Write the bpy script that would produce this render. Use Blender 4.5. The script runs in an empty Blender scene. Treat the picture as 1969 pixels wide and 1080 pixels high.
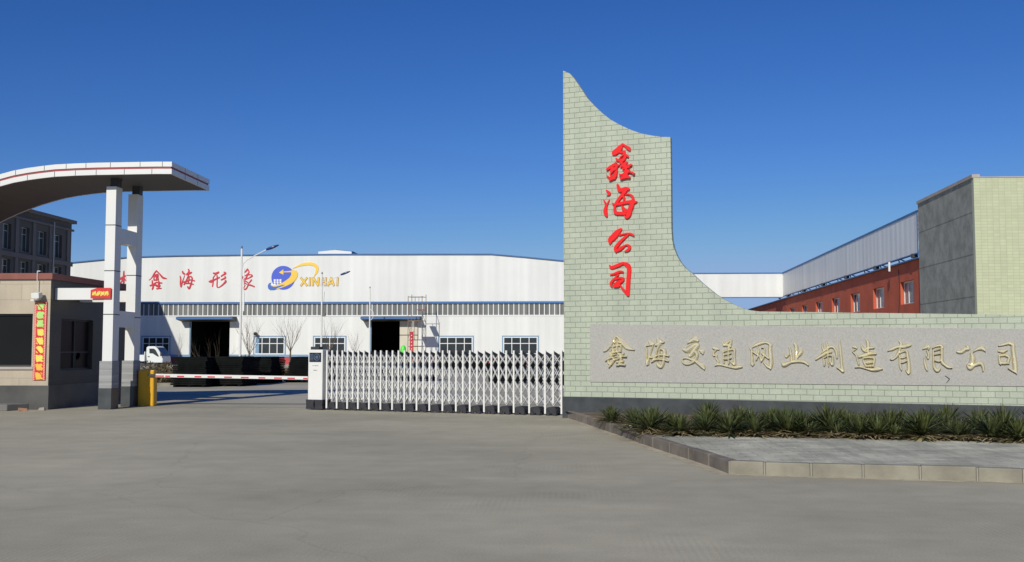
import bpy, bmesh, math, random
from mathutils import Vector, Matrix
from mathutils.geometry import tessellate_polygon
random.seed(7)
R = math.radians
scene = bpy.context.scene
col = scene.collection

# ---------------------------------------------------------------- camera
FPX = 2000.0                       # focal length in photo pixels (photo 1969 x 1080)
PITCH = math.atan(132.0 / FPX)
YAW = math.atan(105.5 / FPX * math.cos(PITCH))
EYE = Vector((0, 0, 1.6))
cam_d = bpy.data.cameras.new('camera')
cam_d.sensor_width = 36.0
cam_d.lens = 36.0 * FPX / 1969.0
cam_d.clip_start = 0.1
cam_d.clip_end = 5000
cam = bpy.data.objects.new('camera', cam_d)
col.objects.link(cam)
cam.location = EYE
cam.rotation_euler = (R(90) + PITCH, 0, YAW)
scene.camera = cam

# ---------------------------------------------------------------- sky and sun
SUN_TO = Vector((-0.265, -1.0, 0.58)).normalized()
world = bpy.data.worlds.new('World')
scene.world = world
world.use_nodes = True
wn = world.node_tree
wn.nodes.clear()
w_out = wn.nodes.new('ShaderNodeOutputWorld')
w_bg = wn.nodes.new('ShaderNodeBackground')
w_sky = wn.nodes.new('ShaderNodeTexSky')
w_sky.sky_type = 'NISHITA'
w_sky.sun_disc = False
w_sky.sun_elevation = math.asin(SUN_TO.z)
w_sky.sun_rotation = math.atan2(SUN_TO.x, SUN_TO.y)
w_sky.altitude = 300
w_sky.air_density = 1.0
w_sky.dust_density = 0.15
w_sky.ozone_density = 3.0
SKY_K = 0.07
w_hs = wn.nodes.new('ShaderNodeHueSaturation')
w_hs.inputs['Saturation'].default_value = 1.15
wn.links.new(w_sky.outputs[0], w_hs.inputs['Color'])
w_sp = wn.nodes.new('ShaderNodeSeparateColor'); w_cb = wn.nodes.new('ShaderNodeCombineColor')
wn.links.new(w_hs.outputs[0], w_sp.inputs[0])
def _wm(op, a, b, c=None):        # deep, dry winter blue: contrast of each colour channel of the sky
    n = wn.nodes.new('ShaderNodeMath'); n.operation = op
    wn.links.new(a, n.inputs[0]); n.inputs[1].default_value = b
    if c is not None: n.inputs[2].default_value = c
    return n.outputs[0]
for _i, (_p, _g, _mx) in enumerate(((1.386, 0.99, .275), (1.19, 0.90, .42), (1.07, 1.23, .68))):
    _o = _wm('MULTIPLY', _wm('POWER', _wm('MULTIPLY', w_sp.outputs[_i], SKY_K), _p), _g)
    _o = _wm('MULTIPLY', _wm('SMOOTH_MIN', _o, _mx, .10), 1 / SKY_K)
    wn.links.new(_o, w_cb.inputs[_i])
wn.links.new(w_cb.outputs[0], w_bg.inputs['Color'])
w_bg.inputs['Strength'].default_value = SKY_K
wn.links.new(w_bg.outputs[0], w_out.inputs['Surface'])

sun_d = bpy.data.lights.new('sun', 'SUN')
sun_d.energy = 3.6
sun_d.angle = R(0.5)
sun_d.color = (1.0, 0.955, 0.82)
sun = bpy.data.objects.new('sun', sun_d)
col.objects.link(sun)
sun.location = (-20, -60, 60)
sun.rotation_euler = (-SUN_TO).to_track_quat('-Z', 'Y').to_euler()

scene.view_settings.view_transform = 'Standard'
scene.view_settings.look = 'None'
scene.view_settings.exposure = 0.0
scene.view_settings.gamma = 1.0

# ---------------------------------------------------------------- pixel -> world helpers
CM = cam.rotation_euler.to_matrix()

def ray(px, py):
    return CM @ Vector(((px - 984.5) / FPX, (540 - py) / FPX, -1.0))

def PY(px, py, Y):
    d = ray(px, py); return EYE + d * ((Y - EYE.y) / d.y)

def PX(px, py, X):
    d = ray(px, py); return EYE + d * ((X - EYE.x) / d.x)

def G(px, py, z=0.0):
    d = ray(px, py); return EYE + d * ((z - EYE.z) / d.z)

# ---------------------------------------------------------------- mesh builder
WL = {}

class MB:
    def __init__(s): s.v = []; s.f = []; s.m = []; s.uv = {}
    def add(s, vs, fs, mi=0):
        o = len(s.v); s.v += [Vector(p) for p in vs]
        for f in fs: s.f.append([i + o for i in f]); s.m.append(mi)
    def quad(s, a, b, c, d, mi=0): s.add([a, b, c, d], [(0, 1, 2, 3)], mi)
    def hexa(s, p, mi=0):      # p: 4 bottom ccw, 4 top
        s.add(p, [(3, 2, 1, 0), (4, 5, 6, 7), (0, 1, 5, 4), (1, 2, 6, 5), (2, 3, 7, 6), (3, 0, 4, 7)], mi)
    def box(s, x0, x1, y0, y1, z0, z1, mi=0):
        s.hexa([(x0, y0, z0), (x1, y0, z0), (x1, y1, z0), (x0, y1, z0), (x0, y0, z1), (x1, y0, z1), (x1, y1, z1), (x0, y1, z1)], mi)
    def tube(s, p0, p1, r0, r1=None, n=8, mi=0, caps=True):
        p0 = Vector(p0); p1 = Vector(p1); r1 = r0 if r1 is None else r1
        d = p1 - p0
        if d.length < 1e-6: return
        d.normalize()
        a = d.cross(Vector((0, 0, 1)) if abs(d.z) < 0.9 else Vector((1, 0, 0))).normalized(); b = d.cross(a)
        vs = []
        for p, r in ((p0, r0), (p1, r1)):
            for k in range(n):
                t = 2 * math.pi * k / n
                vs.append(p + a * (r * math.cos(t)) + b * (r * math.sin(t)))
        fs = [(k, (k + 1) % n, n + (k + 1) % n, n + k) for k in range(n)]
        if caps: fs += [tuple(range(n - 1, -1, -1)), tuple(range(n, 2 * n))]
        s.add(vs, fs, mi)
    def bar(s, p0, p1, w, h, up=(0, 0, 1), mi=0):
        p0 = Vector(p0); p1 = Vector(p1); d = (p1 - p0).normalized()
        a = d.cross(Vector(up)).normalized() * (w / 2); b = a.cross(d).normalized() * (h / 2)
        s.hexa([p0 - a - b, p0 + a - b, p0 + a + b, p0 - a + b, p1 - a - b, p1 + a - b, p1 + a + b, p1 - a + b], mi)
    def prism(s, pts, vec, mi=0):     # planar polygon (concave allowed) extruded by vec
        pts = [Vector(p) for p in pts]; vec = Vector(vec); n = len(pts)
        tris = tessellate_polygon([pts])
        fs = [tuple(t) for t in tris] + [tuple(i + n for i in reversed(t)) for t in tris]
        fs += [(i, i + n, (i + 1) % n + n, (i + 1) % n) for i in range(n)]
        s.add(pts + [p + vec for p in pts], fs, mi)
    def build(s, name, mat, parent=None, smooth=False, bevel=0.0, uv=None):
        off = WL.get(parent, Vector((0, 0, 0))) if parent else Vector((0, 0, 0))
        me = bpy.data.meshes.new(name)
        me.from_pydata([tuple(p - off) for p in s.v], [], s.f)
        mats = mat if isinstance(mat, (list, tuple)) else [mat]
        for m in mats: me.materials.append(m)
        for p, mi in zip(me.polygons, s.m):
            p.material_index = mi; p.use_smooth = smooth
        if uv:
            lay = me.uv_layers.new(name='UVMap')
            for l in me.loops:
                lay.data[l.index].uv = uv(s.v[l.vertex_index])
        bm = bmesh.new(); bm.from_mesh(me); bmesh.ops.recalc_face_normals(bm, faces=bm.faces); bm.to_mesh(me); bm.free()
        o = bpy.data.objects.new(name, me); col.objects.link(o)
        if parent: o.parent = parent
        WL[o] = off
        if bevel:
            b = o.modifiers.new('bevel', 'BEVEL'); b.width = bevel; b.segments = 2; b.limit_method = 'ANGLE'
        return o

def thing(name, label, cat, loc=(0, 0, 0), group=None):
    o = bpy.data.objects.new(name, None); o.empty_display_size = 0.3; col.objects.link(o)
    o.location = loc; WL[o] = Vector(loc); o['label'] = label; o['category'] = cat
    if group: o['group'] = group
    return o

def tag(o, label, cat, group=None):
    o['label'] = label; o['category'] = cat
    if group: o['group'] = group
    return o

def struct(o): o['kind'] = 'structure'; return o
def stuff(o): o['kind'] = 'stuff'; return o

def copy_tree(o, parent=None):
    c = o.copy(); col.objects.link(c)
    if parent: c.parent = parent
    for ch in list(o.children): copy_tree(ch, c)
    return c

class Fr:      # a facade frame: origin, direction along the facade, outward normal
    def __init__(s, O, U, N): s.O = Vector(O); s.U = Vector(U).normalized(); s.N = Vector(N).normalized()
    def p(s, u, z, n=0.0): return s.O + s.U * u + s.N * n + Vector((0, 0, z))
    def box(s, mb, u0, u1, z0, z1, n0, n1, mi=0):
        q = s.p
        mb.hexa([q(u0, z0, n0), q(u1, z0, n0), q(u1, z0, n1), q(u0, z0, n1), q(u0, z1, n0), q(u1, z1, n0), q(u1, z1, n1), q(u0, z1, n1)], mi)
    def px(s, px, py):
        d = ray(px, py); t = (s.O - EYE).dot(s.N) / d.dot(s.N); P = EYE + d * t
        return ((P - s.O).dot(s.U), P.z)

def facade(mb, F, u0, u1, z0, z1, ops, t=0.25, mi=0, mr=None):
    mr = mi if mr is None else mr
    us = sorted({u0, u1} | {min(max(a, u0), u1) for o in ops for a in o[:2]})
    zs = sorted({z0, z1} | {min(max(a, z0), z1) for o in ops for a in o[2:4]})
    for a, b in zip(us, us[1:]):
        for c, d in zip(zs, zs[1:]):
            um, zm = (a + b) / 2, (c + d) / 2
            if any(o[0] < um < o[1] and o[2] < zm < o[3] for o in ops): continue
            mb.quad(F.p(a, c), F.p(b, c), F.p(b, d), F.p(a, d), mi)
    for (a, b, c, d) in ops:
        q = F.p
        mb.quad(q(a, c), q(a, d), q(a, d, -t), q(a, c, -t), mr)
        mb.quad(q(b, c), q(b, c, -t), q(b, d, -t), q(b, d), mr)
        mb.quad(q(a, d), q(b, d), q(b, d, -t), q(a, d, -t), mr)
        mb.quad(q(a, c), q(a, c, -t), q(b, c, -t), q(b, c), mr)

def window(parent, F, u0, u1, z0, z1, n, cols, rows, fw, mf, mp, name='window', fd=0.06, rowpos=None):
    m = MB()
    F.box(m, u0, u0 + fw, z0, z1, n - fd, n); F.box(m, u1 - fw, u1, z0, z1, n - fd, n)
    F.box(m, u0 + fw, u1 - fw, z0, z0 + fw, n - fd, n - .002); F.box(m, u0 + fw, u1 - fw, z1 - fw, z1, n - fd, n - .002)
    for k in range(1, cols):
        u = u0 + (u1 - u0) * k / cols
        F.box(m, u - fw * .35, u + fw * .35, z0 + fw, z1 - fw, n - fd, n - .004)
    for k in range(1, rows):
        z = z0 + (z1 - z0) * (rowpos if rowpos else k / rows)
        F.box(m, u0 + fw, u1 - fw, z - fw * .35, z + fw * .35, n - fd, n - .006)
    w = m.build(name, mf, parent)
    g = MB(); F.box(g, u0 + fw * .5, u1 - fw * .5, z0 + fw * .5, z1 - fw * .5, n - fd + .012, n - fd + .022)
    g.build('pane', mp, w)
    return w

# ---------------------------------------------------------------- materials
def newmat(name):
    m = bpy.data.materials.new(name); m.use_nodes = True
    nt = m.node_tree; b = nt.nodes['Principled BSDF']
    return m, nt, b

def _coords(nt, kind='Object', scale=(1, 1, 1)):
    tc = nt.nodes.new('ShaderNodeTexCoord'); mp = nt.nodes.new('ShaderNodeMapping')
    mp.inputs['Scale'].default_value = scale
    nt.links.new(tc.outputs[kind], mp.inputs['Vector'])
    return mp.outputs[0]

def _noise(nt, vec, scale, detail=4, rough=.55):
    n = nt.nodes.new('ShaderNodeTexNoise'); n.inputs['Scale'].default_value = scale
    n.inputs['Detail'].default_value = detail; n.inputs['Roughness'].default_value = rough
    nt.links.new(vec, n.inputs['Vector']); return n.outputs['Fac']

def _ramp(nt, fac, stops):
    r = nt.nodes.new('ShaderNodeValToRGB'); e = r.color_ramp.elements
    while len(e) < len(stops): e.new(.5)
    for q, (p, c) in zip(e, stops):
        q.position = p; q.color = (*c, 1) if len(c) == 3 else c
    nt.links.new(fac, r.inputs['Fac']); return r.outputs['Color']

def _mix(nt, fac, a, b, mode='MIX'):
    x = nt.nodes.new('ShaderNodeMix'); x.data_type = 'RGBA'; x.blend_type = mode
    for sock, v in ((x.inputs['Factor'], fac), (x.inputs['A'], a), (x.inputs['B'], b)):
        pass
    fi, ai, bi = x.inputs[0], x.inputs[6], x.inputs[7]
    for s_, v in ((fi, fac), (ai, a), (bi, b)):
        if hasattr(v, 'links') or isinstance(v, bpy.types.NodeSocket): nt.links.new(v, s_)
        elif isinstance(v, (int, float)): s_.default_value = v
        else: s_.default_value = (*v, 1) if len(v) == 3 else v
    return x.outputs[2]

def _bump(nt, b, h, strength, dist=.01):
    n = nt.nodes.new('ShaderNodeBump'); n.inputs['Strength'].default_value = strength; n.inputs['Distance'].default_value = dist
    nt.links.new(h, n.inputs['Height']); nt.links.new(n.outputs[0], b.inputs['Normal'])

def sc(c, k): return tuple(min(1, x * k) for x in c)

def pmat(name, c, rough=.6, var=.12, scale=2.0, bump=0.0, bscale=None, metal=0.0, spec=.5, stretch=(1, 1, 1), bdist=.01):
    m, nt, b = newmat(name)
    v = _coords(nt, 'Object', stretch)
    f = _noise(nt, v, scale)
    colr = _ramp(nt, f, [(.3, sc(c, 1 - var)), (.7, sc(c, 1 + var))])
    nt.links.new(colr, b.inputs['Base Color'])
    b.inputs['Roughness'].default_value = rough; b.inputs['Metallic'].default_value = metal
    b.inputs['Specular IOR Level'].default_value = spec
    if bump: _bump(nt, b, _noise(nt, v, bscale or scale * 8, 5), bump, bdist)
    return m

def brickmat(name, c, cm, bw, rh, mort, kind='UV', var=.08, bump=.6, rough=.5, swap=None, offset=.5, stain=.1, mbias=.1):
    m, nt, b = newmat(name)
    tc = nt.nodes.new('ShaderNodeTexCoord'); vec = tc.outputs[kind]
    if swap:     # choose which object axes run along / up the wall
        sx = nt.nodes.new('ShaderNodeSeparateXYZ'); cx = nt.nodes.new('ShaderNodeCombineXYZ')
        nt.links.new(vec, sx.inputs[0])
        nt.links.new(sx.outputs[swap[0]], cx.inputs[0]); nt.links.new(sx.outputs[swap[1]], cx.inputs[1]); vec = cx.outputs[0]
    t = nt.nodes.new('ShaderNodeTexBrick'); t.offset = offset
    t.inputs['Scale'].default_value = 1; t.inputs['Brick Width'].default_value = bw; t.inputs['Row Height'].default_value = rh
    t.inputs['Mortar Size'].default_value = mort; t.inputs['Mortar Smooth'].default_value = mbias; t.inputs['Bias'].default_value = 0
    t.inputs['Color1'].default_value = (*sc(c, 1 - var), 1); t.inputs['Color2'].default_value = (*sc(c, 1 + var), 1)
    t.inputs['Mortar'].default_value = (*cm, 1)
    nt.links.new(vec, t.inputs['Vector'])
    n1 = _noise(nt, vec, 1.3, 5); n2 = _noise(nt, vec, 40, 4)
    c1 = _mix(nt, 1.0, t.outputs['Color'], _ramp(nt, n1, [(.3, (1 - stain,) * 3), (.7, (1 + stain * .4,) * 3)]), 'MULTIPLY')
    c2 = _mix(nt, 1.0, c1, _ramp(nt, n2, [(.3, (.9,) * 3), (.7, (1.08,) * 3)]), 'MULTIPLY')
    stk = nt.nodes.new('ShaderNodeMapping'); stk.inputs['Scale'].default_value = (3.2, .22, 1); nt.links.new(vec, stk.inputs['Vector'])
    c2 = _mix(nt, 1.0, c2, _ramp(nt, _noise(nt, stk.outputs[0], 1.0, 6, .7), [(.3, (1 - stain * .9,) * 3), (.62, (1.02,) * 3)]), 'MULTIPLY')
    nt.links.new(c2, b.inputs['Base Color']); b.inputs['Roughness'].default_value = rough
    inv = nt.nodes.new('ShaderNodeMath'); inv.operation = 'MULTIPLY_ADD'
    inv.inputs[1].default_value = -1; inv.inputs[2].default_value = 1
    nt.links.new(t.outputs['Fac'], inv.inputs[0])
    ad = nt.nodes.new('ShaderNodeMath'); ad.operation = 'MULTIPLY_ADD'; ad.inputs[1].default_value = .35
    nt.links.new(n2, ad.inputs[0]); nt.links.new(inv.outputs[0], ad.inputs[2])
    _bump(nt, b, ad.outputs[0], bump, .012)
    return m

def sheetmat(name, c, axis, period, rough=.45, depth=.25, var=.05):
    """profiled steel sheet: vertical ribs along one horizontal axis"""
    m, nt, b = newmat(name)
    tc = nt.nodes.new('ShaderNodeTexCoord'); sx = nt.nodes.new('ShaderNodeSeparateXYZ')
    nt.links.new(tc.outputs['Object'], sx.inputs[0])
    mu = nt.nodes.new('ShaderNodeMath'); mu.operation = 'MULTIPLY'; mu.inputs[1].default_value = 2 * math.pi / period
    nt.links.new(sx.outputs[axis], mu.inputs[0])
    si = nt.nodes.new('ShaderNodeMath'); si.operation = 'SINE'; nt.links.new(mu.outputs[0], si.inputs[0])
    _bump(nt, b, si.outputs[0], depth, .03)
    st = [1, 1, 1]; st[2] = .04
    v = _coords(nt, 'Object', tuple(st))
    n1 = _noise(nt, v, .9, 5); n2 = _noise(nt, _coords(nt, 'Object'), .25, 3)
    c1 = _ramp(nt, n1, [(.3, sc(c, 1 - var)), (.7, sc(c, 1 + var))])
    c2 = _mix(nt, 1.0, c1, _ramp(nt, n2, [(.3, (.93,) * 3), (.7, (1.0,) * 3)]), 'MULTIPLY')
    nt.links.new(c2, b.inputs['Base Color']); b.inputs['Roughness'].default_value = rough
    return m

def glassmat(name, c, rough=.08, axis=None, period=1.0, var=.25):
    """dark glazing: each pane a little different"""
    m, nt, b = newmat(name)
    v = _coords(nt, 'Object')
    f = _noise(nt, v, .8, 2)
    if axis is not None:
        sx = nt.nodes.new('ShaderNodeSeparateXYZ'); nt.links.new(v, sx.inputs[0])
        d = nt.nodes.new('ShaderNodeMath'); d.operation = 'DIVIDE'; d.inputs[1].default_value = period
        fl = nt.nodes.new('ShaderNodeMath'); fl.operation = 'FLOOR'
        nt.links.new(sx.outputs[axis], d.inputs[0]); nt.links.new(d.outputs[0], fl.inputs[0])
        wn_ = nt.nodes.new('ShaderNodeTexWhiteNoise'); wn_.noise_dimensions = '1D'
        nt.links.new(fl.outputs[0], wn_.inputs['W']); f = wn_.outputs['Value']
    cr = _ramp(nt, f, [(.0, sc(c, 1 - var)), (1, sc(c, 1 + var))])
    nt.links.new(cr, b.inputs['Base Color']); b.inputs['Roughness'].default_value = rough
    return m

def groundmat():
    m, nt, b = newmat('worn_concrete')
    v = _coords(nt, 'Object')
    base = _ramp(nt, _noise(nt, v, .18, 6, .6), [(.32, (.385, .355, .265)), (.68, (.545, .50, .375))])
    st = _noise(nt, _coords(nt, 'Object', (.22, .8, 1)), .9, 6, .65)
    c1 = _mix(nt, 1, base, _ramp(nt, st, [(.3, (.90,) * 3), (.65, (1.04,) * 3)]), 'MULTIPLY')
    fine = _noise(nt, v, 55, 4, .7)
    c2 = _mix(nt, 1, c1, _ramp(nt, fine, [(.3, (.80,) * 3), (.7, (1.14,) * 3)]), 'MULTIPLY')
    mid = _noise(nt, v, 2.2, 5)
    c3 = _mix(nt, 1, c2, _ramp(nt, mid, [(.3, (.93, .925, .92)), (.7, (1.05, 1.05, 1.05))]), 'MULTIPLY')
    # brushed finish, only in patches
    w = nt.nodes.new('ShaderNodeTexWave'); w.inputs['Scale'].default_value = 5.0; w.inputs['Distortion'].default_value = .6
    w.wave_type = 'BANDS'; w.bands_direction = 'X'
    nt.links.new(_coords(nt, 'Object', (1, .35, 1)), w.inputs['Vector'])
    pm = _ramp(nt, _noise(nt, v, .33, 2), [(.52, (0, 0, 0)), (.62, (1, 1, 1))])
    wv = _mix(nt, pm, (1, 1, 1), _ramp(nt, w.outputs['Fac'], [(.2, (.965,) * 3), (.8, (1.025,) * 3)]))
    c4 = _mix(nt, 1, c3, wv, 'MULTIPLY')
    sp = _ramp(nt, _noise(nt, v, 1.1, 3), [(.70, (1, 1, 1)), (.78, (.8, .79, .77))])
    c5 = _mix(nt, 1, c4, sp, 'MULTIPLY')
    # hairline cracks and scattered grit
    wob = nt.nodes.new('ShaderNodeVectorMath'); wob.operation = 'ADD'
    nz = nt.nodes.new('ShaderNodeTexNoise'); nz.inputs['Scale'].default_value = .9; nz.inputs['Detail'].default_value = 6
    nt.links.new(v, nz.inputs['Vector']); nt.links.new(v, wob.inputs[0]); nt.links.new(nz.outputs['Color'], wob.inputs[1])
    vo = nt.nodes.new('ShaderNodeTexVoronoi'); vo.feature = 'DISTANCE_TO_EDGE'; vo.inputs['Scale'].default_value = .13
    nt.links.new(wob.outputs[0], vo.inputs['Vector'])
    crk = _ramp(nt, vo.outputs['Distance'], [(0, (.90,) * 3), (.0012, (.92,) * 3), (.0024, (1, 1, 1)), (1, (1, 1, 1))])
    c5 = _mix(nt, 1, c5, crk, 'MULTIPLY')
    v2 = nt.nodes.new('ShaderNodeTexVoronoi'); v2.inputs['Scale'].default_value = 16
    nt.links.new(v, v2.inputs['Vector'])
    gr = _ramp(nt, v2.outputs['Distance'], [(0, (1.35, 1.3, 1.2)), (.10, (1.2, 1.18, 1.12)), (.14, (1, 1, 1)), (1, (1, 1, 1))])
    gm = _ramp(nt, _noise(nt, v, 1.7, 3), [(.55, (0, 0, 0)), (.68, (1, 1, 1))])
    c5 = _mix(nt, 1, c5, _mix(nt, gm, (1, 1, 1), gr), 'MULTIPLY')
    nt.links.new(c5, b.inputs['Base Color']); b.inputs['Roughness'].default_value = .85
    b.inputs['Specular IOR Level'].default_value = .3
    _bump(nt, b, fine, .25, .006)
    return m

M = {}
M['ground'] = groundmat()
M['yard'] = pmat('yard_concrete', (.45, .415, .33), .85, .14, .3, .2, 40)
M['joint'] = pmat('joint_filler', (.09, .09, .085), .9, .2, 3)
M['green_brick'] = brickmat('pale_green_split_brick', (.445, .49, .385), (.31, .34, .265), .262, .1245, .0055, var=.035, bump=.9, stain=.10, mbias=.35)
M['granite_panel'] = pmat('grey_flamed_granite', (.405, .395, .365), .75, .12, 30, .6, 70)
M['dark_granite'] = pmat('dark_granite', (.055, .06, .063), .35, .3, 3, .1, 50)
M['gold'] = pmat('polished_brass', (.90, .84, .62), .26, .08, 4, metal=.5)
M['red_acrylic'] = pmat('red_acrylic', (.85, .012, .010), .3, .04, 3)
M['red_paint'] = pmat('red_sign_paint', (.60, .025, .05), .55, .1, .6)
M['kerb'] = pmat('kerb_stone', (.27, .25, .195), .9, .32, 1.7, .6, 22)
M['kerb_brown_shaded'] = pmat('weathered_shaded_kerb', (.20, .17, .14), .9, .35, 1.9, .6, 22)  # weathered brown stone, with the shade on the left run mixed into its colour
M['shade_rim'] = pmat('dark_shade_rim', (.33, .27, .14), .5, .15, 5, metal=.3)  # dark tone painted for the shaded edges of the gold letters
M['kerb_joint'] = pmat('kerb_mortar', (.31, .29, .235), .9, .1, 5)
M['paver'] = brickmat('grey_pavers', (.62, .60, .465), (.42, .40, .32), .4, .2, .008, kind='Object', var=.12, bump=.3, rough=.8, stain=.35)
M['soil'] = pmat('dry_soil', (.17, .125, .085), .95, .35, 4, .8, 25, bdist=.03)
M['leaf'] = None
def leafmat(name, c1, c2, rough=.5):
    m, nt, b = newmat(name)
    oi = nt.nodes.new('ShaderNodeObjectInfo')
    v = _coords(nt, 'Object')
    n = _noise(nt, v, 9, 3)
    a = _ramp(nt, n, [(.3, c1), (.7, c2)])
    a2 = _mix(nt, 1, a, _ramp(nt, oi.outputs['Random'], [(0, (.75, .75, .75)), (1, (1.25, 1.2, 1.05))]), 'MULTIPLY')
    nt.links.new(a2, b.inputs['Base Color']); b.inputs['Roughness'].default_value = rough
    b.inputs['Specular IOR Level'].default_value = .35
    return m
M['leaf'] = leafmat('yucca_leaf', (.028, .044, .016), (.105, .125, .044))
M['dry_leaf'] = leafmat('dry_leaf', (.20, .145, .075), (.50, .41, .24), .8)
M['bark'] = pmat('bare_bark', (.16, .12, .085), .9, .3, 8)
M['dry_foliage'] = leafmat('withered_foliage', (.09, .075, .04), (.19, .15, .085), .8)
M['white_steel'] = pmat('white_gloss_steel', (.76, .75, .72), .35, .04, 1.5)
M['white_panel'] = pmat('white_aluminium_panel', (.74, .735, .72), .4, .03, .8)
M['soffit'] = pmat('grey_soffit', (.10, .098, .095), .6, .06, .6)
M['stripe_red'] = pmat('dark_red_stripe', (.28, .035, .045), .5, .06, 1)
M['dark_steel'] = pmat('dark_steel', (.035, .037, .04), .5, .2, 4)
M['ledge_stone'] = pmat('layered_grey_stone', (.30, .30, .30), .8, .28, 2.0, .3, 20, stretch=(.3, .3, 9))
M['sheet_white'] = sheetmat('white_profiled_sheet', (.735, .742, .728), 0, .9, depth=.22, var=.07)
M['sheet_side'] = sheetmat('white_profiled_sheet_side', (.82, .82, .79), 1, 1.1, depth=.22, var=.12)
M['roof_blue'] = pmat('blue_steel_trim', (.045, .135, .34), .45, .1, 1)
M['roof_sheet'] = sheetmat('roof_sheet', (.15, .25, .45), 0, .9)
M['clerestory'] = glassmat('clerestory_glazing', (.15, .152, .145), .4, 0, .545, .28)
M['win_glass'] = glassmat('factory_window_glass', (.035, .04, .043), .12, None, 1, .5)
M['white_frame'] = pmat('white_window_frame', (.75, .77, .78), .45, .04, 2)
M['blue_frame'] = pmat('pale_blue_frame', (.19, .31, .46), .5, .06, 2)
M['canopy_dark'] = pmat('dark_canopy_sheet', (.05, .052, .055), .6, .1, 1)
M['curtain_glass'] = pmat('curtained_glass', (.22, .235, .235), .25, .35, 3, stretch=(1, 1.6, .05))
M['cream_door'] = pmat('cream_door_sheet', (.62, .57, .47), .55, .06, 1)
M['dark_inside'] = pmat('dark_interior', (.02, .021, .023), .9, .2, 1)
M['dado_red'] = pmat('dado_red', (.45, .06, .07), .7, .12, .7)
M['beige_stone'] = brickmat('beige_travertine', (.50, .425, .32), (.33, .28, .21), 1.2, .42, .006, kind='Object', swap=(0, 2), var=.05, bump=.25, rough=.55, stain=.12)
M['shaded_stone'] = brickmat('shaded_travertine', (.062, .055, .046), (.035, .032, .028), 1.2, .42, .006, kind='Object', swap=(1, 2), var=.06, bump=.25, rough=.5, stain=.15)  # the front's stone, its colour darkened to give the shaded side
M['plinth_grey'] = pmat('smooth_grey_plinth', (.078, .076, .07), .45, .3, 1.6)
M['red_tile'] = pmat('brown_red_parapet', (.24, .075, .055), .6, .15, 3)
M['tinted_glass'] = glassmat('tinted_glass', (.012, .013, .014), .3)
M['tinted_glass'].node_tree.nodes['Principled BSDF'].inputs['Specular IOR Level'].default_value = .12
M['yellow'] = pmat('yellow_powder_coat', (.72, .38, .01), .4, .06, 2)
M['red_led'] = pmat('red_sign_board', (.62, .02, .02), .5, .1, 3)
M['y_led'] = pmat('yellow_letter', (.85, .72, .12), .5, .05, 3)
M['g_led'] = pmat('yellow_green_letter', (.45, .75, .2), .5, .05, 3)
M['o_led'] = pmat('orange_letter', (.85, .5, .06), .5, .05, 3)
M['p_led'] = pmat('pale_letter', (.85, .6, .5), .5, .05, 3)
M['grey_render'] = pmat('grey_brown_render', (.095, .09, .085), .8, .12, .4, .1, 10)
M['grey_trim'] = pmat('grey_trim', (.15, .142, .135), .8, .1, .5)
M['building_glass'] = glassmat('office_glass', (.05, .07, .075), .05)
M['pale_frame'] = pmat('pale_frame', (.42, .44, .44), .5, .05, 2)
M['red_render'] = pmat('orange_red_render', (.53, .108, .05), .85, .14, .7, .15, 12)
M['cement'] = None
def cementmat():
    m, nt, b = newmat('bare_cement_render')
    v = _coords(nt, 'Object')
    n1 = _noise(nt, v, 1.1, 9, .72)
    sx = nt.nodes.new('ShaderNodeSeparateXYZ'); nt.links.new(v, sx.inputs[0])
    md = nt.nodes.new('ShaderNodeMath'); md.operation = 'FRACT'
    dv = nt.nodes.new('ShaderNodeMath'); dv.operation = 'DIVIDE'; dv.inputs[1].default_value = 2.1
    nt.links.new(sx.outputs[2], dv.inputs[0]); nt.links.new(dv.outputs[0], md.inputs[0])
    line = _ramp(nt, md.outputs[0], [(.0, (.55,) * 3), (.025, (.62,) * 3), (.04, (1, 1, 1)), (1, (1, 1, 1))])
    c = _ramp(nt, n1, [(.28, (.20, .205, .175)), (.72, (.44, .445, .39))])
    c2 = _mix(nt, 1, c, line, 'MULTIPLY')
    nt.links.new(c2, b.inputs['Base Color']); b.inputs['Roughness'].default_value = .9
    _bump(nt, b, _noise(nt, v, 6, 5), .4, .03)
    return m
M['cement'] = cementmat()
M['green_tile'] = brickmat('small_green_tiles', (.53, .555, .37), (.45, .47, .31),   .30, .15, .014, kind='Object', swap=(0, 2), var=.05, bump=.15, rough=.4, stain=.05, offset=0)
M['coping'] = pmat('coping_stone', (.42, .38, .35), .8, .12, 1)
M['black_mesh'] = pmat('black_coated_wire', (.008, .009, .009), .9, .4, 3, spec=.08)
M['lamp_blue'] = pmat('blue_lamp_housing', (.03, .06, .22), .35, .1, 2)
M['lamp_lens'] = pmat('lamp_lens', (.75, .78, .8), .2, .02, 2)
M['logo_blue'] = pmat('logo_blue', (.055, .10, .58), .5, .06, .3)
M['logo_deep'] = pmat('logo_deep_blue', (.04, .14, .50), .5, .06, .3)
M['logo_yellow'] = pmat('logo_yellow', (.86, .56, .07), .5, .06, .3)
M['logo_white'] = pmat('logo_white', (.85, .86, .86), .5, .02, .3)
M['logo_brown'] = pmat('logo_brown', (.35, .18, .04), .5, .05, .3)
M['rust_steel'] = pmat('rusty_scaffold_tube', (.22, .17, .14), .7, .25, 2)
M['banner_red'] = pmat('red_banner_cloth', (.55, .04, .06), .8, .1, 2)
M['lime'] = pmat('lime_plastic', (.12, .80, .08), .4, .1, 4)
M['truck_white'] = pmat('truck_white', (.74, .76, .74), .3, .04, 1)
M['tyre'] = pmat('tyre_rubber', (.02, .02, .02), .8, .2, 6)
M['cable'] = pmat('white_cable', (.7, .7, .68), .5, .05, 3)
M['display'] = glassmat('display_screen', (.02, .03, .05), .1)
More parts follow.
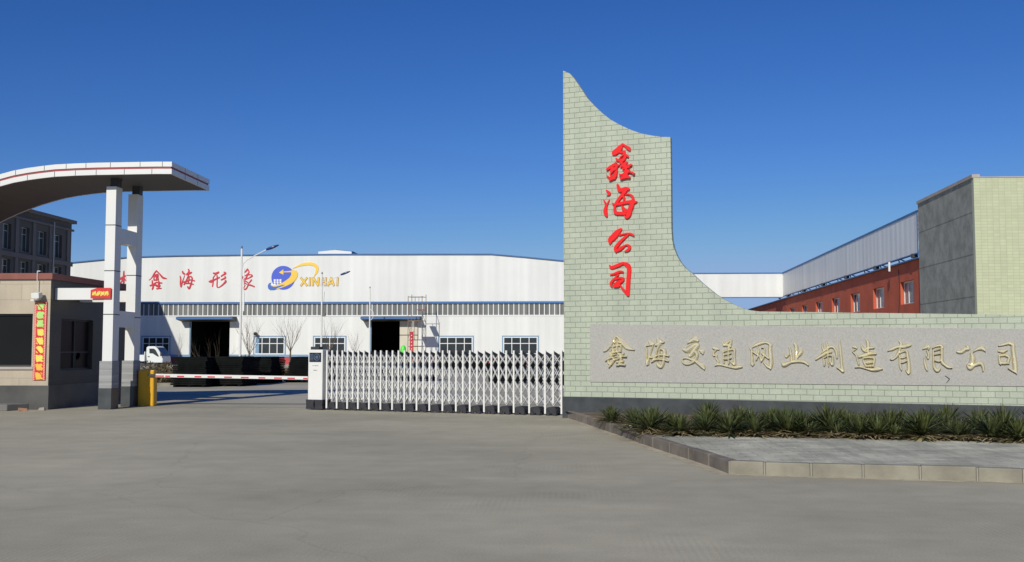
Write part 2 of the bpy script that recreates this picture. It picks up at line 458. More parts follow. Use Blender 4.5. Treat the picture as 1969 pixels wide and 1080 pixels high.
M['display_ring'] = pmat('display_ring', (.10, .13, .19), .3, .1, 4)
M['grey_mark'] = pmat('grey_marking', (.22, .22, .23), .6, .1, 5)
M['rubber'] = pmat('black_rubber', (.028, .028, .034), .6, .3, 8)
M['step'] = pmat('grey_step_stone', (.2, .19, .175), .85, .2, 2, .2, 20)
M['clay'] = pmat('clay_brick', (.38, .2, .13), .9, .2, 6)
M['peg'] = pmat('pale_wood_peg', (.36, .31, .22), .8, .15, 6)

# ================================================================ ground
def sheet(name, pts, z, mat):
    mb = MB(); pts = [Vector((p[0], p[1], z)) for p in pts]
    mb.add(pts, [tuple(t) for t in tessellate_polygon([pts])]); return struct(mb.build(name, mat))

sheet('ground', [(-900, -60), (900, -60), (900, 1500), (-900, 1500)], 0, M['ground'])
sheet('yard', [(-60, 30.55), (-.4, 30.55), (-.4, 140), (-60, 140)], .004, M['yard'])
jm = MB()
for y in (30.5, 36.5, 42.5, 48.5, 54.5, 60.5):
    jm.box(-60, -.4, y - .025, y + .025, -.05, .006)
jm.box(-13.2, -4.0, 28.68, 28.705, -.05, .003)
struct(jm.build('pavement_joint', M['joint']))

# kerb line in world space (bottom edge of the kerb face)
KB = [G(x, y) for x, y in ((1089, 803), (1127, 815), (1173, 831), (1198, 839), (1225, 850), (1255, 860.5), (1287, 871), (1324, 883), (1363, 896), (1401, 911))]
KF = [G(1401, 911), G(1470, 913.5), G(1560, 916), G(1660, 919), G(1770, 922), G(1880, 925), G(1969, 928)]
dv = (KF[-1] - KF[-2]).normalized()
KF += [KF[-1] + dv * .8, KF[-1] + dv * 1.6, KF[-1] + dv * 2.4, KF[-1] + dv * 3.2, KF[-1] + dv * 8]
KH, KW = .17, .13

def inner_line(pts):
    out = []
    for i, p in enumerate(pts):
        a = pts[max(0, i - 1)]; b = pts[min(len(pts) - 1, i + 1)]
        d = (b - a).normalized(); n = Vector((-d.y, d.x, 0))
        out.append(p + n * KW)
    return out
KBi, KFi = inner_line(KB), inner_line(KF)
corner_in = KF[0] + (KFi[1] - KF[1]) + (KBi[-2] - KB[-2])
KBi[-1] = corner_in; KFi[0] = corner_in

def kerb_run(P, Pi, gap):
    mb = MB(); mj = MB()
    for i in range(len(P) - 1):
        a, b, ai, bi = P[i], P[i + 1], Pi[i], Pi[i + 1]
        g = gap / (b - a).length
        j = random.uniform(-.006, .006)
        def mk(t0, t1, top, bld, inset):
            q = []
            for z in (-.05, top):
                pa, pb = a.lerp(b, t0), a.lerp(b, t1); ca, cb = ai.lerp(bi, t0), ai.lerp(bi, t1)
                n = (ca - pa).normalized() * inset
                q += [pa + n + Vector((0, 0, z)), pb + n + Vector((0, 0, z)), cb + Vector((0, 0, z)), ca + Vector((0, 0, z))]
            bld.hexa(q)
        mk(g, 1 - g, KH + j, mb, 0.0); mk(-g * .8 if i else 0, g * .8, KH - .008, mj, .006)
    return mb, mj
for P, Pi, km in ((KB, KBi, 'kerb_brown_shaded'), (KF, KFi, 'kerb')):
    mb, mj = kerb_run(P, Pi, .012)
    struct(mb.build('kerb', M[km], bevel=.014)); struct(mj.build('kerb_joint', M['kerb_joint']))

# pale dust gathered along the foot of the kerb
def dust(P, w, z, sgn, seed):
    rd = random.Random(seed); mb = MB(); pts = []
    for a, b in zip(P, P[1:]):
        n = max(2, int((b - a).length / .15))
        for k in range(n): pts.append(a.lerp(b, k / n))
    pts.append(P[-1]); vs = []; ww = w
    for i, p in enumerate(pts):
        a = pts[max(0, i - 1)]; b = pts[min(len(pts) - 1, i + 1)]; d = (b - a).normalized(); n = Vector((d.y, -d.x, 0)) * sgn
        ww = max(.02, min(w * 1.6, ww + rd.uniform(-.035, .035)))
        vs += [p + Vector((0, 0, z)) - n * .02, p + n * ww + Vector((0, 0, z))]
    mb.add(vs, [(2 * i, 2 * i + 1, 2 * i + 3, 2 * i + 2) for i in range(len(pts) - 1)]); return mb
M['dust'] = pmat('pale_dust', (.47, .415, .30), .95, .25, 6, .4, 40)
struct(dust(KB + KF[1:], .12, .002, 1, 3).build('dust', M['dust']))

# ================================================================ sign wall
WA = G(1085, 803.5)
WBd = 21.3
WB = PY(1969, 700, WBd); WB.z = 0
Ud = (WB - WA); Ud.z = 0; Ud.normalize()
Nd = Vector((Ud.y, -Ud.x, 0))
SW = Fr(WA, Ud, Nd)
WLEN = (WB - WA).length + 3.5
WT = .14
S = SW.px
out_px = [(1089, 137), (1091.5, 136.5), (1095, 140.5), (1102, 148), (1110, 159), (1121, 175.5), (1130, 189), (1143, 203), (1159, 218), (1174.5, 230), (1194.5, 241),
          (1214.5, 250), (1234.5, 256.7), (1254.5, 260.5), (1272, 262.6), (1289, 263.3), (1290, 330), (1290.5, 400), (1291, 440), (1292.5, 462), (1296, 477), (1302, 492), (1309, 504.5), (1318, 515),
          (1330.6, 525), (1351, 544.5), (1376.5, 565), (1392, 575), (1408.7, 584), (1425, 591), (1441, 596), (1460, 598.5)]
prof = [S(*p) for p in out_px]
zr = S(1969, 605)
prof.append(zr)
prof.append((WLEN, zr[1] + (zr[1] - prof[-2][1]) / (zr[0] - prof[-2][0]) * (WLEN - zr[0])))
prof[0] = (0.0, S(1089, 135)[1]); prof[1] = (.035, S(1089, 136.2)[1])
pl0, pl1 = S(1085, 762)[1], S(1969, 780)[1]
def plz(u): return pl0 + (pl1 - pl0) * u / zr[0]
sign = thing('sign_wall', 'pale green brick entrance wall with a tall swooping pillar and red and gold lettering', 'sign wall', WA)
poly = [(WLEN, plz(WLEN) - .02), (0.0, plz(0) - .02)] + prof
wm = MB(); wm.prism([SW.p(u, z) for u, z in poly], -Nd * WT)
SH = (S(1969, 742)[1] - S(1135, 733)[1]) / (S(1969, 742)[0] - S(1135, 733)[0])
def wall_uv(v):
    d = v - WA; u = d.dot(Ud); n = d.dot(Nd)
    return (u + .5 - n, v.z - SH * max(0, u - 1.0))
wm.build('brick_wall', M['green_brick'], sign, uv=wall_uv)
pb = MB()
pb.hexa([SW.p(-.035, -.1, -WT - .03), SW.p(WLEN, -.1, -WT - .03), SW.p(WLEN, -.1, .035), SW.p(-.035, -.1, .035),
         SW.p(-.035, plz(0), -WT - .03), SW.p(WLEN, plz(WLEN), -WT - .03), SW.p(WLEN, plz(WLEN), .035), SW.p(-.035, plz(0), .035)])
pb.build('plinth', M['dark_granite'], sign, bevel=.006)
a, b_, c, d = S(1135, 622.5), S(1135, 734), S(1969, 742.5), S(1969, 632)
def ext(p, q): return (WLEN - .2, q[1] + (q[1] - p[1]) / (q[0] - p[0]) * (WLEN - .2 - q[0]))
e1, e2 = ext(b_, c), ext(a, d)
pm = MB(); pm.prism([SW.p(*a, n=-.05), SW.p(*b_, n=-.05), SW.p(*e1, n=-.05), SW.p(*e2, n=-.05)], Nd * .072)
panel = pm.build('stone_panel', M['granite_panel'], sign, bevel=.004)

# ---------------------------------------------------------------- brush lettering
def parse(s):
    out = []
    for st in s.split('|'):
        v = [float(x) for x in st.replace(',', ' ').split()]
        out.append([tuple(v[i:i + 3]) for i in range(0, len(v), 3)])
    return out

def catmull(P, k=5):
    if len(P) < 3: 
        return [tuple(P[0][i] + (P[-1][i] - P[0][i]) * t / k for i in range(3)) for t in range(k + 1)]
    Q = [P[0]] + P + [P[-1]]; out = []
    for i in range(1, len(Q) - 2):
        for j in range(k):
            t = j / k
            out.append(tuple(.5 * ((2 * Q[i][c]) + (-Q[i - 1][c] + Q[i + 1][c]) * t + (2 * Q[i - 1][c] - 5 * Q[i][c] + 4 * Q[i + 1][c] - Q[i + 2][c]) * t * t
                       + (-Q[i - 1][c] + 3 * Q[i][c] - 3 * Q[i + 1][c] + Q[i + 2][c]) * t ** 3) for c in range(3)))
    out.append(P[-1]); return out

PROFILE = {'flat': [(-1, 0), (-1, .8), (-.82, 1), (.82, 1), (1, .8), (1, 0)],
           'ridge': [(-1, 0), (-.72, .62), (-.15, 1), (.15, 1), (.72, .62), (1, 0)]}

def stroke(mb, F, pts, n0, h, prof_, wk=1.0, mi=0):
    """pts: (u, z, width) in facade metres"""
    P = catmull(pts)
    P = [(p[0], p[1], max(p[2], .004) * wk) for p in P]
    ring = []
    def tang(i):
        a, b = P[max(0, i - 1)], P[min(len(P) - 1, i + 1)]
        dx, dz = b[0] - a[0], b[1] - a[1]; L = math.hypot(dx, dz) or 1e-6
        return dx / L, dz / L
    t0, t1 = tang(0), tang(len(P) - 1)
    seq = [(P[0][0] - t0[0] * P[0][2] * .38, P[0][1] - t0[1] * P[0][2] * .38, P[0][2] * .35, t0),
           (P[0][0] - t0[0] * P[0][2] * .2, P[0][1] - t0[1] * P[0][2] * .2, P[0][2] * .8, t0)]
    seq += [(p[0], p[1], p[2], tang(i)) for i, p in enumerate(P)]
    seq += [(P[-1][0] + t1[0] * P[-1][2] * .2, P[-1][1] + t1[1] * P[-1][2] * .2, P[-1][2] * .8, t1),
            (P[-1][0] + t1[0] * P[-1][2] * .38, P[-1][1] + t1[1] * P[-1][2] * .38, P[-1][2] * .35, t1)]
    pr = PROFILE[prof_]; k = len(pr); vs = []
    for i, (u, z, w, t) in enumerate(seq):
        hh = h * (1 + .05 * i / len(seq))
        for (a, c) in pr:
            vs.append(F.p(u - t[1] * a * w / 2, z + t[0] * a * w / 2, n0 + c * hh))
    fs = []
    for i in range(len(seq) - 1):
        for j in range(k - 1):
            fs.append((i * k + j, (i + 1) * k + j, (i + 1) * k + j + 1, i * k + j + 1))
    fs.append(tuple(range(k))); fs.append(tuple(range((len(seq) - 1) * k + k - 1, (len(seq) - 1) * k - 1, -1)))
    mb.add(vs, fs, mi)

def glyph(name, parent, F, ox, oy, sc_, data, n0, h, prof_, mat, wk=1.0):
    mb = MB()
    mpp = abs(F.px(ox + 1, oy)[0] - F.px(ox, oy)[0])       # metres per photo pixel
    for k, st in enumerate(parse(data)):
        pts = []
        for (x, y, w) in st:
            u, z = F.px(ox + x / sc_, oy + y / sc_); pts.append((u, z, w / sc_ * mpp))
        stroke(mb, F, pts, n0, h * (1 + .035 * k), prof_, wk)
    return mb.build(name, mat, parent, smooth=False)

RED = [
 (1160, 270, 13.5, "515 95 50 450 190 130 380 270 150 290 330 140|520 100 50 600 160 60 670 210 90 700 255 50|400 270 60 480 310 60 560 290 60 540 350 50|560 280 40 570 370 60 590 400 80 540 500 80 500 520 90|345 470 40 380 510 60 460 530 90 500 590 50 450 590 60|600 380 60 660 430 40|560 360 50 480 420 35 440 470 40|340 580 40 290 640 80 200 700 90 110 755 60|300 640 60 370 650 70 415 650 50|370 690 60 280 740 50 200 800 40|260 720 60 220 790 50 300 770 50 370 740 40|370 790 50 340 850 90 300 950 110 190 1020 80|115 920 30 170 970 50 220 990 90 320 990 40|260 800 50 200 880 40 230 930 60|620 570 50 560 630 90 470 680 50|480 660 50 620 680 70 740 640 60|530 740 60 620 710 60 690 700 40|600 650 60 610 780 60 560 870 60 580 960 80|560 800 40 640 790 70 690 800 60 620 850 70|435 880 30 490 900 50 560 890 80 640 900 60|480 990 80 560 960 90 640 950 80 705 970 40|700 835 15 770 840 40 810 870 60"),
 (1155, 350, 14.4, "170 230 40 240 300 80 250 340 70 190 375 20|95 500 30 140 580 50 165 640 70 140 800 110 160 900 90 190 950 40|255 490 15 210 580 40 190 640 40|480 80 60 520 200 100 560 240 100 700 190 110 790 200 70|720 220 90 620 350 100 520 470 90 440 600 90 400 720 70 430 850 100 560 870 90 700 860 110 760 830 100|350 600 50 420 630 60 560 600 90 750 560 90 900 560 120 1010 545 40|700 345 20 790 340 40 870 380 60 910 480 80 890 600 120 830 760 130 790 900 130 740 980 80 680 940 40|650 400 50 665 480 60 640 560 40|610 670 50 640 740 90 720 810 100"),
 (1160, 435, 18.0, "630 100 90 500 220 190 370 370 210 270 470 190 250 590 90|580 310 60 720 270 50 880 250 60 1000 280 80 1080 340 30|880 290 60 750 400 90 600 540 110 470 700 120 430 800 100 460 890 60|460 850 100 560 810 120 680 730 100 800 650 50 890 670 90 930 750 90 860 830 100 760 870 40"),
 (1160, 495, 13.5, "175 200 30 220 260 80 330 230 90 450 180 90 540 140 60|540 150 70 640 200 110 680 300 110 670 500 105 655 700 105 650 850 100 660 980 60|645 980 50 580 890 60 510 810 50 450 710 30|190 450 20 320 415 60 450 365 60 525 375 40|400 440 50 310 540 50 240 620 70 210 690 70 235 765 20|330 560 50 430 530 50 520 540 60 520 590 70 420 650 110 340 720 130 300 740 90|300 680 60 380 720 120 430 720 80"),
]
GOLD = [
 (1155, 640, 15.43, "100 545 15 190 520 30 290 420 30 370 280 40 430 160 70 470 80 40|480 90 40 560 170 60 650 270 90 750 400 90 850 460 80 1020 500 20|430 280 60 500 250 50 600 290 40|350 410 40 470 380 50 620 360 50|340 480 40 400 490 50 400 540 40|510 300 60 500 420 50 490 540 50|400 330 40 380 440 40 370 560 40|620 380 50 610 480 50 580 530 30|320 610 50 430 570 50 630 540 30|285 540 30 300 640 60 330 700 40|310 660 50 400 650 40 480 630 25|170 810 50 270 750 60 380 720 50|390 730 50 400 820 60 330 910 70 270 1000 50|240 820 40 260 890 60 330 930 60|540 600 50 600 650 60 700 610 40|460 700 40 560 700 50 680 690 50 790 700 20|440 800 60 520 760 50 640 720 50|640 680 50 620 780 60 590 880 70 560 950 50|500 850 50 560 860 60 680 840 60|500 950 50 600 930 60 740 950 40"),
 (1230, 640, 15.43, "290 220 30 340 300 90 420 330 60|190 390 30 300 360 40 400 350 40|185 400 35 220 500 50 210 650 45 215 800 45 240 900 90|430 330 30 390 430 40 330 600 40 290 720 50 260 850 60 240 920 90|550 150 40 580 250 100 600 310 110 490 360 60|640 220 50 680 280 60 740 270 30|590 350 70 550 450 50 510 600 45 470 700 45 400 830 80|620 470 40 700 490 50 750 560 80 740 700 75 720 850 75 650 1010 70 560 950 80 540 860 40|290 720 60 420 720 50 560 660 45 700 650 45 880 680 30|380 840 60 460 790 70 580 780 50 720 790 50 860 830 40|600 490 45 600 620 40 590 750 40"),
 (1300, 640, 14.4, "330 280 30 430 220 80 520 180 110 610 210 70|210 450 60 300 480 110 420 410 110 540 330 80 610 340 80|610 350 80 540 450 90 460 560 110 400 640 50 370 600 30|540 510 60 590 600 70 570 690 70 520 770 90 400 850 50 280 860 45 190 800 40 190 710 40 300 690 40 400 720 50 480 750 80|530 760 70 640 850 80 740 930 90 790 990 50|670 480 40 730 520 100 750 560 60"),
 (1365, 645, 15.43, "110 370 60 190 390 80 280 410 30|200 440 30 120 510 50 120 590 50 200 590 50 200 680 50 260 780 50 240 840 60|170 880 40 300 860 60 450 890 50 620 930 60 780 950 80 900 930 70 970 930 20|390 190 30 430 290 50 500 230 60 650 130 40|650 140 40 620 250 70 560 370 70|430 290 50 540 290 60 620 320 60|390 460 40 420 560 45 410 700 45 430 800 40|430 470 40 560 430 50 700 410 60 740 450 60 730 600 60 740 750 60 740 860 60 640 780 40|430 570 35 540 550 40 640 520 35|560 450 45 560 600 50 570 820 45|430 690 40 510 690 50 640 660 35"),
 (1435, 650, 16.6, "130 310 50 180 400 60 190 600 60 200 760 70 210 830 110|220 280 40 350 210 80 520 150 80 680 150 50 790 230 80|780 220 80 770 400 90 790 600 90 800 800 100 780 970 60|780 960 50 680 900 60 560 760 30|360 270 30 410 380 45 400 520 50 330 680 60|230 440 40 340 510 45 440 600 50 490 720 50|500 300 30 580 310 40 590 450 45 570 600 50 490 730 50|500 470 40 580 540 50 720 640 50"),
 (1498, 650, 16.6, "330 280 40 370 400 50 390 550 60 410 720 60|500 170 60 550 260 90 560 400 80 550 550 80 560 680 80|200 510 40 240 600 60 320 530 40|740 380 40 700 460 100 620 580 60 600 620 30|130 800 60 170 860 110 380 770 80 600 740 80 800 760 80 940 850 50"),
 (1564, 650, 15.43, "270 150 30 280 270 50 300 360 40|400 120 40 420 250 50 430 400 50 440 600 45 460 830 30|260 430 30 400 320 70 520 260 60 620 290 60 690 440 60 710 580 50|90 620 60 220 540 70 380 440 80 540 410 50|300 590 35 330 700 60 330 800 50|330 580 40 440 520 40 560 530 40 580 650 60 570 790 70 510 720 35|790 70 30 800 300 60 830 600 60 850 850 60 890 990 60 800 920 60 710 860 30"),
 (1635, 648, 15.43, "90 290 50 160 300 70 200 330 40|80 400 40 150 370 40|80 430 40 180 540 40 210 650 45 260 800 50|150 890 30 300 880 50 450 920 50 650 970 80 820 950 110 960 940 20|340 240 40 370 340 70 430 410 60 540 420 50|490 80 50 530 190 80 530 320 70 530 440 60|430 370 50 560 330 60 700 310 50|280 580 70 420 540 90 560 490 90 770 490 40|380 620 40 410 740 50 470 850 50|400 620 40 560 600 60 700 620 60 710 720 60 680 850 50|430 760 60 560 740 90 690 740 50|460 860 40 600 850 60 690 860 40"),
 (1700, 650, 15.0, "110 360 20 230 320 80 380 260 70 540 250 80 680 220 90 770 200 50|450 90 50 490 170 70 460 280 60 420 410 70 350 540 60 250 610 50 180 600 20|450 500 50 460 650 55 470 800 60 500 910 40|450 420 60 560 380 50 650 380 60 680 550 70 710 750 80 720 960 80 700 1020 40 630 910 35|480 560 35 560 560 40 650 520 30|480 700 35 560 690 45 660 650 30"),
 (1768, 655, 16.11, "110 250 30 220 200 110 290 190 80 290 260 50|230 300 40 280 400 60 290 480 50 270 550 30 210 460 35|150 530 40 170 700 60 210 850 60 240 910 40|400 220 25 520 170 60 650 150 70 710 210 80|690 190 70 690 350 80 690 520 80 700 660 90 800 760 80 900 820 80 1010 830 30|430 290 50 430 450 50 440 650 55 460 820 70 550 930 90 640 860 50|470 300 40 640 250 40|460 420 40 640 390 40|480 600 50 580 620 100 650 620 60"),
 (1835, 655, 16.1, "90 340 60 200 350 100 340 260 110 430 240 100 380 150 50|600 330 25 700 270 70 820 230 120 910 270 90 960 320 30|520 380 60 560 480 110 560 600 130 500 720 120 410 720 40|400 760 50 480 850 110 600 770 90 740 710 110 840 720 100 890 830 70 890 930 40"),
 (1905, 652, 15.0, "230 180 40 360 160 60 520 120 80 640 170 90|640 150 90 640 320 90 670 500 90 690 700 100 710 880 90 740 980 40|740 970 40 620 900 60 500 830 20|230 340 60 350 350 90 460 310 60|240 470 50 250 600 60 280 700 80|250 480 60 400 460 70 520 520 70 500 640 70|270 690 60 380 690 80 520 690 50"),
]
for g in RED: glyph('red_character', sign, SW, *g, n0=.0, h=.05, prof_='flat', mat=M['red_acrylic'])
for g in GOLD:
    gch = glyph('gold_character', panel, SW, *g, n0=.024, h=.055, prof_='ridge', mat=M['gold'], wk=1.12)
    glyph('shade_rim', gch, SW, *g, n0=.018, h=.018, prof_='flat', mat=M['shade_rim'], wk=1.42)  # wider underlay added so each stroke shows a dark, shaded edge
# a bent wire stub left on the panel
sb = MB(); q0, q1, q2 = S(1817, 722), S(1826, 728), S(1820, 736)
sb.tube(SW.p(*q0, n=.03), SW.p(*q1, n=.04), .006, n=5); sb.tube(SW.p(*q1, n=.04), SW.p(*q2, n=.03), .006, n=5)
sb.build('wire_stub', M['dark_steel'], panel)

# ================================================================ pavement and bed in front of the wall
bed_px = [(1226, 833), (1255, 834.5), (1290, 835.5), (1340, 836.5), (1450, 838), (1600, 841), (1750, 844), (1880, 847), (1969, 849)]
BF = [G(x, y, .17) for x, y in bed_px]
BF.append(BF[-1] + (BF[-1] - BF[-2]).normalized() * 5)
def at_z(p, z): return Vector((p.x, p.y, z))
kend = KFi[-1]
pav = [at_z(p, 0) for p in ([KBi[3], KBi[4], KBi[5], KBi[6], KBi[7], KBi[8], KBi[9]] + KFi[1:] + [Vector((BF[-1].x + 3, BF[-1].y, 0))] + BF[::-1])]
sheet('pavement', pav, KH - .012, M['paver'])
# soil bed: one level sheet from the kerb to the wall
wl = [SW.p(u, 0, .0) for u in (WLEN, 0.0)]
bed = [at_z(p, 0) for p in KBi[:4]] + [at_z(p, 0) for p in BF] + wl
bt = [Vector((p.x, p.y, KH - .022)) for p in [q for q in KBi] + KFi[1:] + wl]
sm = MB(); sm.add(bt, [tuple(t) for t in tessellate_polygon([bt])])
# uneven ground: low mounds of loose soil
rs_ = random.Random(4)
NX, NY = 60, 14
def soil_pt(i, j):
    s_, r_ = i / NX, j / NY
    f = s_ * (len(BF) - 1.001); k = int(f); pf = BF[k].lerp(BF[k + 1], f - k)
    pw = WA + Ud * (.3 + s_ * (WLEN - .3))
    p = pf.lerp(pw, r_)
    z = KH - .035 + (rs_.uniform(.012, .06) if 0 < j and i > 4 else rs_.uniform(.0, .012))
    return Vector((p.x, p.y, z))
g_ = [[soil_pt(i, j) for j in range(NY + 1)] for i in range(NX + 1)]
for i in range(NX):
    for j in range(NY): sm.quad(g_[i][j], g_[i + 1][j], g_[i + 1][j + 1], g_[i][j + 1])
struct(sm.build('planting_bed', M['soil']))

# ---------------------------------------------------------------- yuccas
def blade(mb, base, yaw, elev, L, w, droop, mi=0):
    d = Vector((math.cos(yaw) * math.cos(elev), math.sin(yaw) * math.cos(elev), math.sin(elev)))
    side = Vector((-math.sin(yaw), math.cos(yaw), 0)); up = side.cross(d) * -1
    vs = []; p = Vector(base)
    prev = p
    K = 4
    for i in range(K + 1):
        t = i / K
        ww = w * (.55 + .9 * t) if t < .4 else w * (.91) * (1 - ((t - .4) / .6) ** 1.6)
        pos = p + d * (L * t) + Vector((0, 0, -droop * L * t * t))
        vs += [pos - side * ww / 2 + up * ww * .18, pos, pos + side * ww / 2 + up * ww * .18]
    fs = []
    for i in range(K):
        o = i * 3
        fs += [(o, o + 1, o + 4, o + 3), (o + 1, o + 2, o + 5, o + 4)]
    mb.add(vs, fs, mi)

def make_yucca(seed):
    r = random.Random(seed)
    root = thing('yucca_plant', 'spiky green yucca with dry lower leaves in the bed below the sign wall', 'yucca', (0, -200, 0), 'yuccas planted in the bed below the sign wall')
    g = MB(); dmb = MB(); o = Vector((0, -200, 0))
    for k in range(84):
        t = ((k + .5) / 84)
        el = R(4 + 84 * t ** 1.25) + r.uniform(-.1, .1)
        L = r.uniform(.40, .58) * (1.0 - .12 * t)
        blade(g, o + Vector((r.uniform(-.03, .03), r.uniform(-.03, .03), .05 + .08 * t)), k * 2.4 + r.uniform(-.4, .4), el, L, r.uniform(.026, .040), r.uniform(.05, .40) * (1 - .8 * t))
    for k in range(26):
        blade(dmb, o + Vector((r.uniform(-.04, .04), r.uniform(-.04, .04), .06)), r.uniform(0, 6.28), r.uniform(-.12, .35), r.uniform(.3, .5), r.uniform(.022, .034), r.uniform(.1, .3))
    g.build('green_leaves', M['leaf'], root); dmb.build('dry_leaves', M['dry_leaf'], root)
    return root
protos = [make_yucca(100 + i) for i in range(5)]
used = [False] * 5
BW = [SW.p(u, 0, 0) for u in [i * WLEN / 9 for i in range(10)]]
def bed_point(s, r_):
    # s along the bed (0 left .. 1 right), r_ front to back
    f = s * (len(BF) - 1.001); i = int(f); pf = BF[i].lerp(BF[i + 1], f - i)
    s2 = .05 + s * .95
    pb_ = WA + Ud * (s2 * WLEN)
    return pf.lerp(pb_, r_)
def bed_len(s0):
    return s0
# even spacing along the front edge
cum = [0]
for a_, b2 in zip(BF, BF[1:]): cum.append(cum[-1] + (b2 - a_).length)
FRONT = min(cum[-1], cum[8] + 2.0)
def s_of(dist):
    for i in range(len(BF) - 1):
        if cum[i + 1] >= dist: return (i + (dist - cum[i]) / (cum[i + 1] - cum[i])) / (len(BF) - 1.001)
    return 1.0
rows = [(.04, .40, 0), (.12, .36, .3), (.21, .36, .1), (.31, .36, .35), (.42, .38, .15), (.55, .40, .4)]
for r_, step, offs in rows:
    dist = .30 + offs * step - r_ * 1.0
    while dist < FRONT:
        p = bed_point(s_of(max(0, dist)), r_ + random.uniform(-.03, .03))
        k = random.randrange(5)
        o = protos[k] if not used[k] else copy_tree(protos[k])
        used[k] = True
        s_ = random.choice((.7, .85, 1.0, 1.0, 1.1, 1.25)) * random.uniform(.93, 1.07)
        o.location = (p.x, p.y, .15); o.rotation_euler = (random.uniform(-.06, .06), random.uniform(-.06, .06), random.uniform(0, 6.28))
        s_ *= 1.0 - .25 * r_
        o.scale = (s_ * 1.18, s_ * 1.18, s_ * random.uniform(.62, .82))
        dist += step * random.uniform(.7, 1.3)
# fallen leaves along the bed edge
lm = MB(); rl = random.Random(5)
for k in range(900):
    dist = rl.uniform(.1, FRONT); r_ = abs(rl.gauss(.0, .06)) - .015
    p = bed_point(s_of(dist), r_)
    blade(lm, Vector((p.x, p.y, .175 + rl.uniform(0, .05))), rl.uniform(0, 6.28), rl.uniform(-.05, .25), rl.uniform(.18, .48), rl.uniform(.018, .036), rl.uniform(.0, .25))
lo = stuff(lm.build('fallen_leaves', M['dry_leaf'])); tag(lo, 'dry tan leaves fallen along the front edge of the yucca bed', 'dry leaves')
# pale cut stubs standing along the bed edge
peg = None
for i, (x, y) in enumerate(((1212, 822), (1275, 828), (1383, 828), (1469, 829), (1560, 833), (1724, 836), (1806, 841), (1898, 842))):
    p = G(x, y + 3, .17)
    if peg is None:
        mb = MB(); mb.hexa([p + Vector(v) for v in ((-.014, -.01, 0), (.014, -.01, 0), (.014, .01, 0), (-.014, .01, 0), (-.024, -.012, .075), (.025, -.012, .08), (.022, .012, .075), (-.022, .012, .07))])
        mb2 = mb; o = bpy.data.objects.new('wooden_peg', None)
        bpy.data.objects.remove(o)
        mb.v = [v - p for v in mb.v]
        peg = mb.build('wooden_peg', M['peg']); o = peg
    else:
        o = peg.copy(); col.objects.link(o)
    o.location = p; o.rotation_euler = (random.uniform(-.1, .1), random.uniform(-.1, .1), random.uniform(-.4, .4))
    tag(o, 'small pale wooden peg standing at the front edge of the yucca bed', 'peg', 'pale pegs along the front edge of the yucca bed')

# ================================================================ sliding gate
GA = G(606, 787.5); GB_ = G(1083, 800)
gd = (GB_ - GA); gd.z = 0; GL = gd.length; gd.normalize(); gn = Vector((gd.y, -gd.x, 0))
GF = Fr(GA, gd, gn)
gate = thing('retractable_gate', 'white folding steel lattice gate drawn across the entrance beside the sign wall', 'gate', GA)
cb = MB(); w2 = .225
GF.box(cb, -w2, w2, .22, 1.60, -.30, .02)
body = cb.build('motor_cabinet', M['white_steel'], gate, bevel=.015)
mb = MB(); GF.box(mb, -.185, .185, 1.27, 1.52, .015, .028); scr = mb.build('display_panel', M['display'], body)
mb = MB()
for k in range(14):
    a1, a2 = 2 * math.pi * k / 14, 2 * math.pi * (k + 1) / 14
    mb.tube(GF.p(.055 + .085 * math.cos(a1), 1.40 + .085 * math.sin(a1), .03), GF.p(.055 + .085 * math.cos(a2), 1.40 + .085 * math.sin(a2), .03), .013, n=5)
mb.tube(GF.p(.055, 1.40, .022), GF.p(.055, 1.40, .036), .045, n=12)
for k in range(5): GF.box(mb, -.165, -.055, 1.32 + k * .035, 1.335 + k * .035, .027, .033)
mb.build('camera_ring', M['display_ring'], scr)
rm = random.Random(3)
for z, x0, n_ in ((1.165, -.085, 9), (1.04, -.055, 6)):
    mb = MB()
    for k in range(n_): GF.box(mb, x0 + k * .021, x0 + k * .021 + rm.uniform(.008, .016), z + rm.uniform(-.006, 0), z + rm.uniform(.014, .026), .0205, .0235)
    mb.build('grey_marking', M['grey_mark'], body)
mb = MB(); GF.box(mb, -.20, .06, 1.602, 1.68, -.25, -.05); mb.build('warning_lamp', M['dark_steel'], body, bevel=.008)
mb = MB()
for s_ in (-1, 1):
    u0 = .135 * s_
    mb.prism([GF.p(u0 - .13, .02, .06), GF.p(u0 + .13, .02, .06), GF.p(u0 + .115, .12, .06), GF.p(u0 + .13, .27, .06), GF.p(u0 - .13, .27, .06), GF.p(u0 - .115, .12, .06)], gn * -.42)
mb.build('wheel_cover', M['rubber'], gate, bevel=.01)
NB = 37
us_ = []
u = .36
for i in range(NB):
    us_.append(u); u += 1 + .010 * i
k_ = (GL - .04 - .36) / (us_[-1] - .36)
us_ = [.36 + (u - .36) * k_ for u in us_]
GH = 1.58; BD = .42
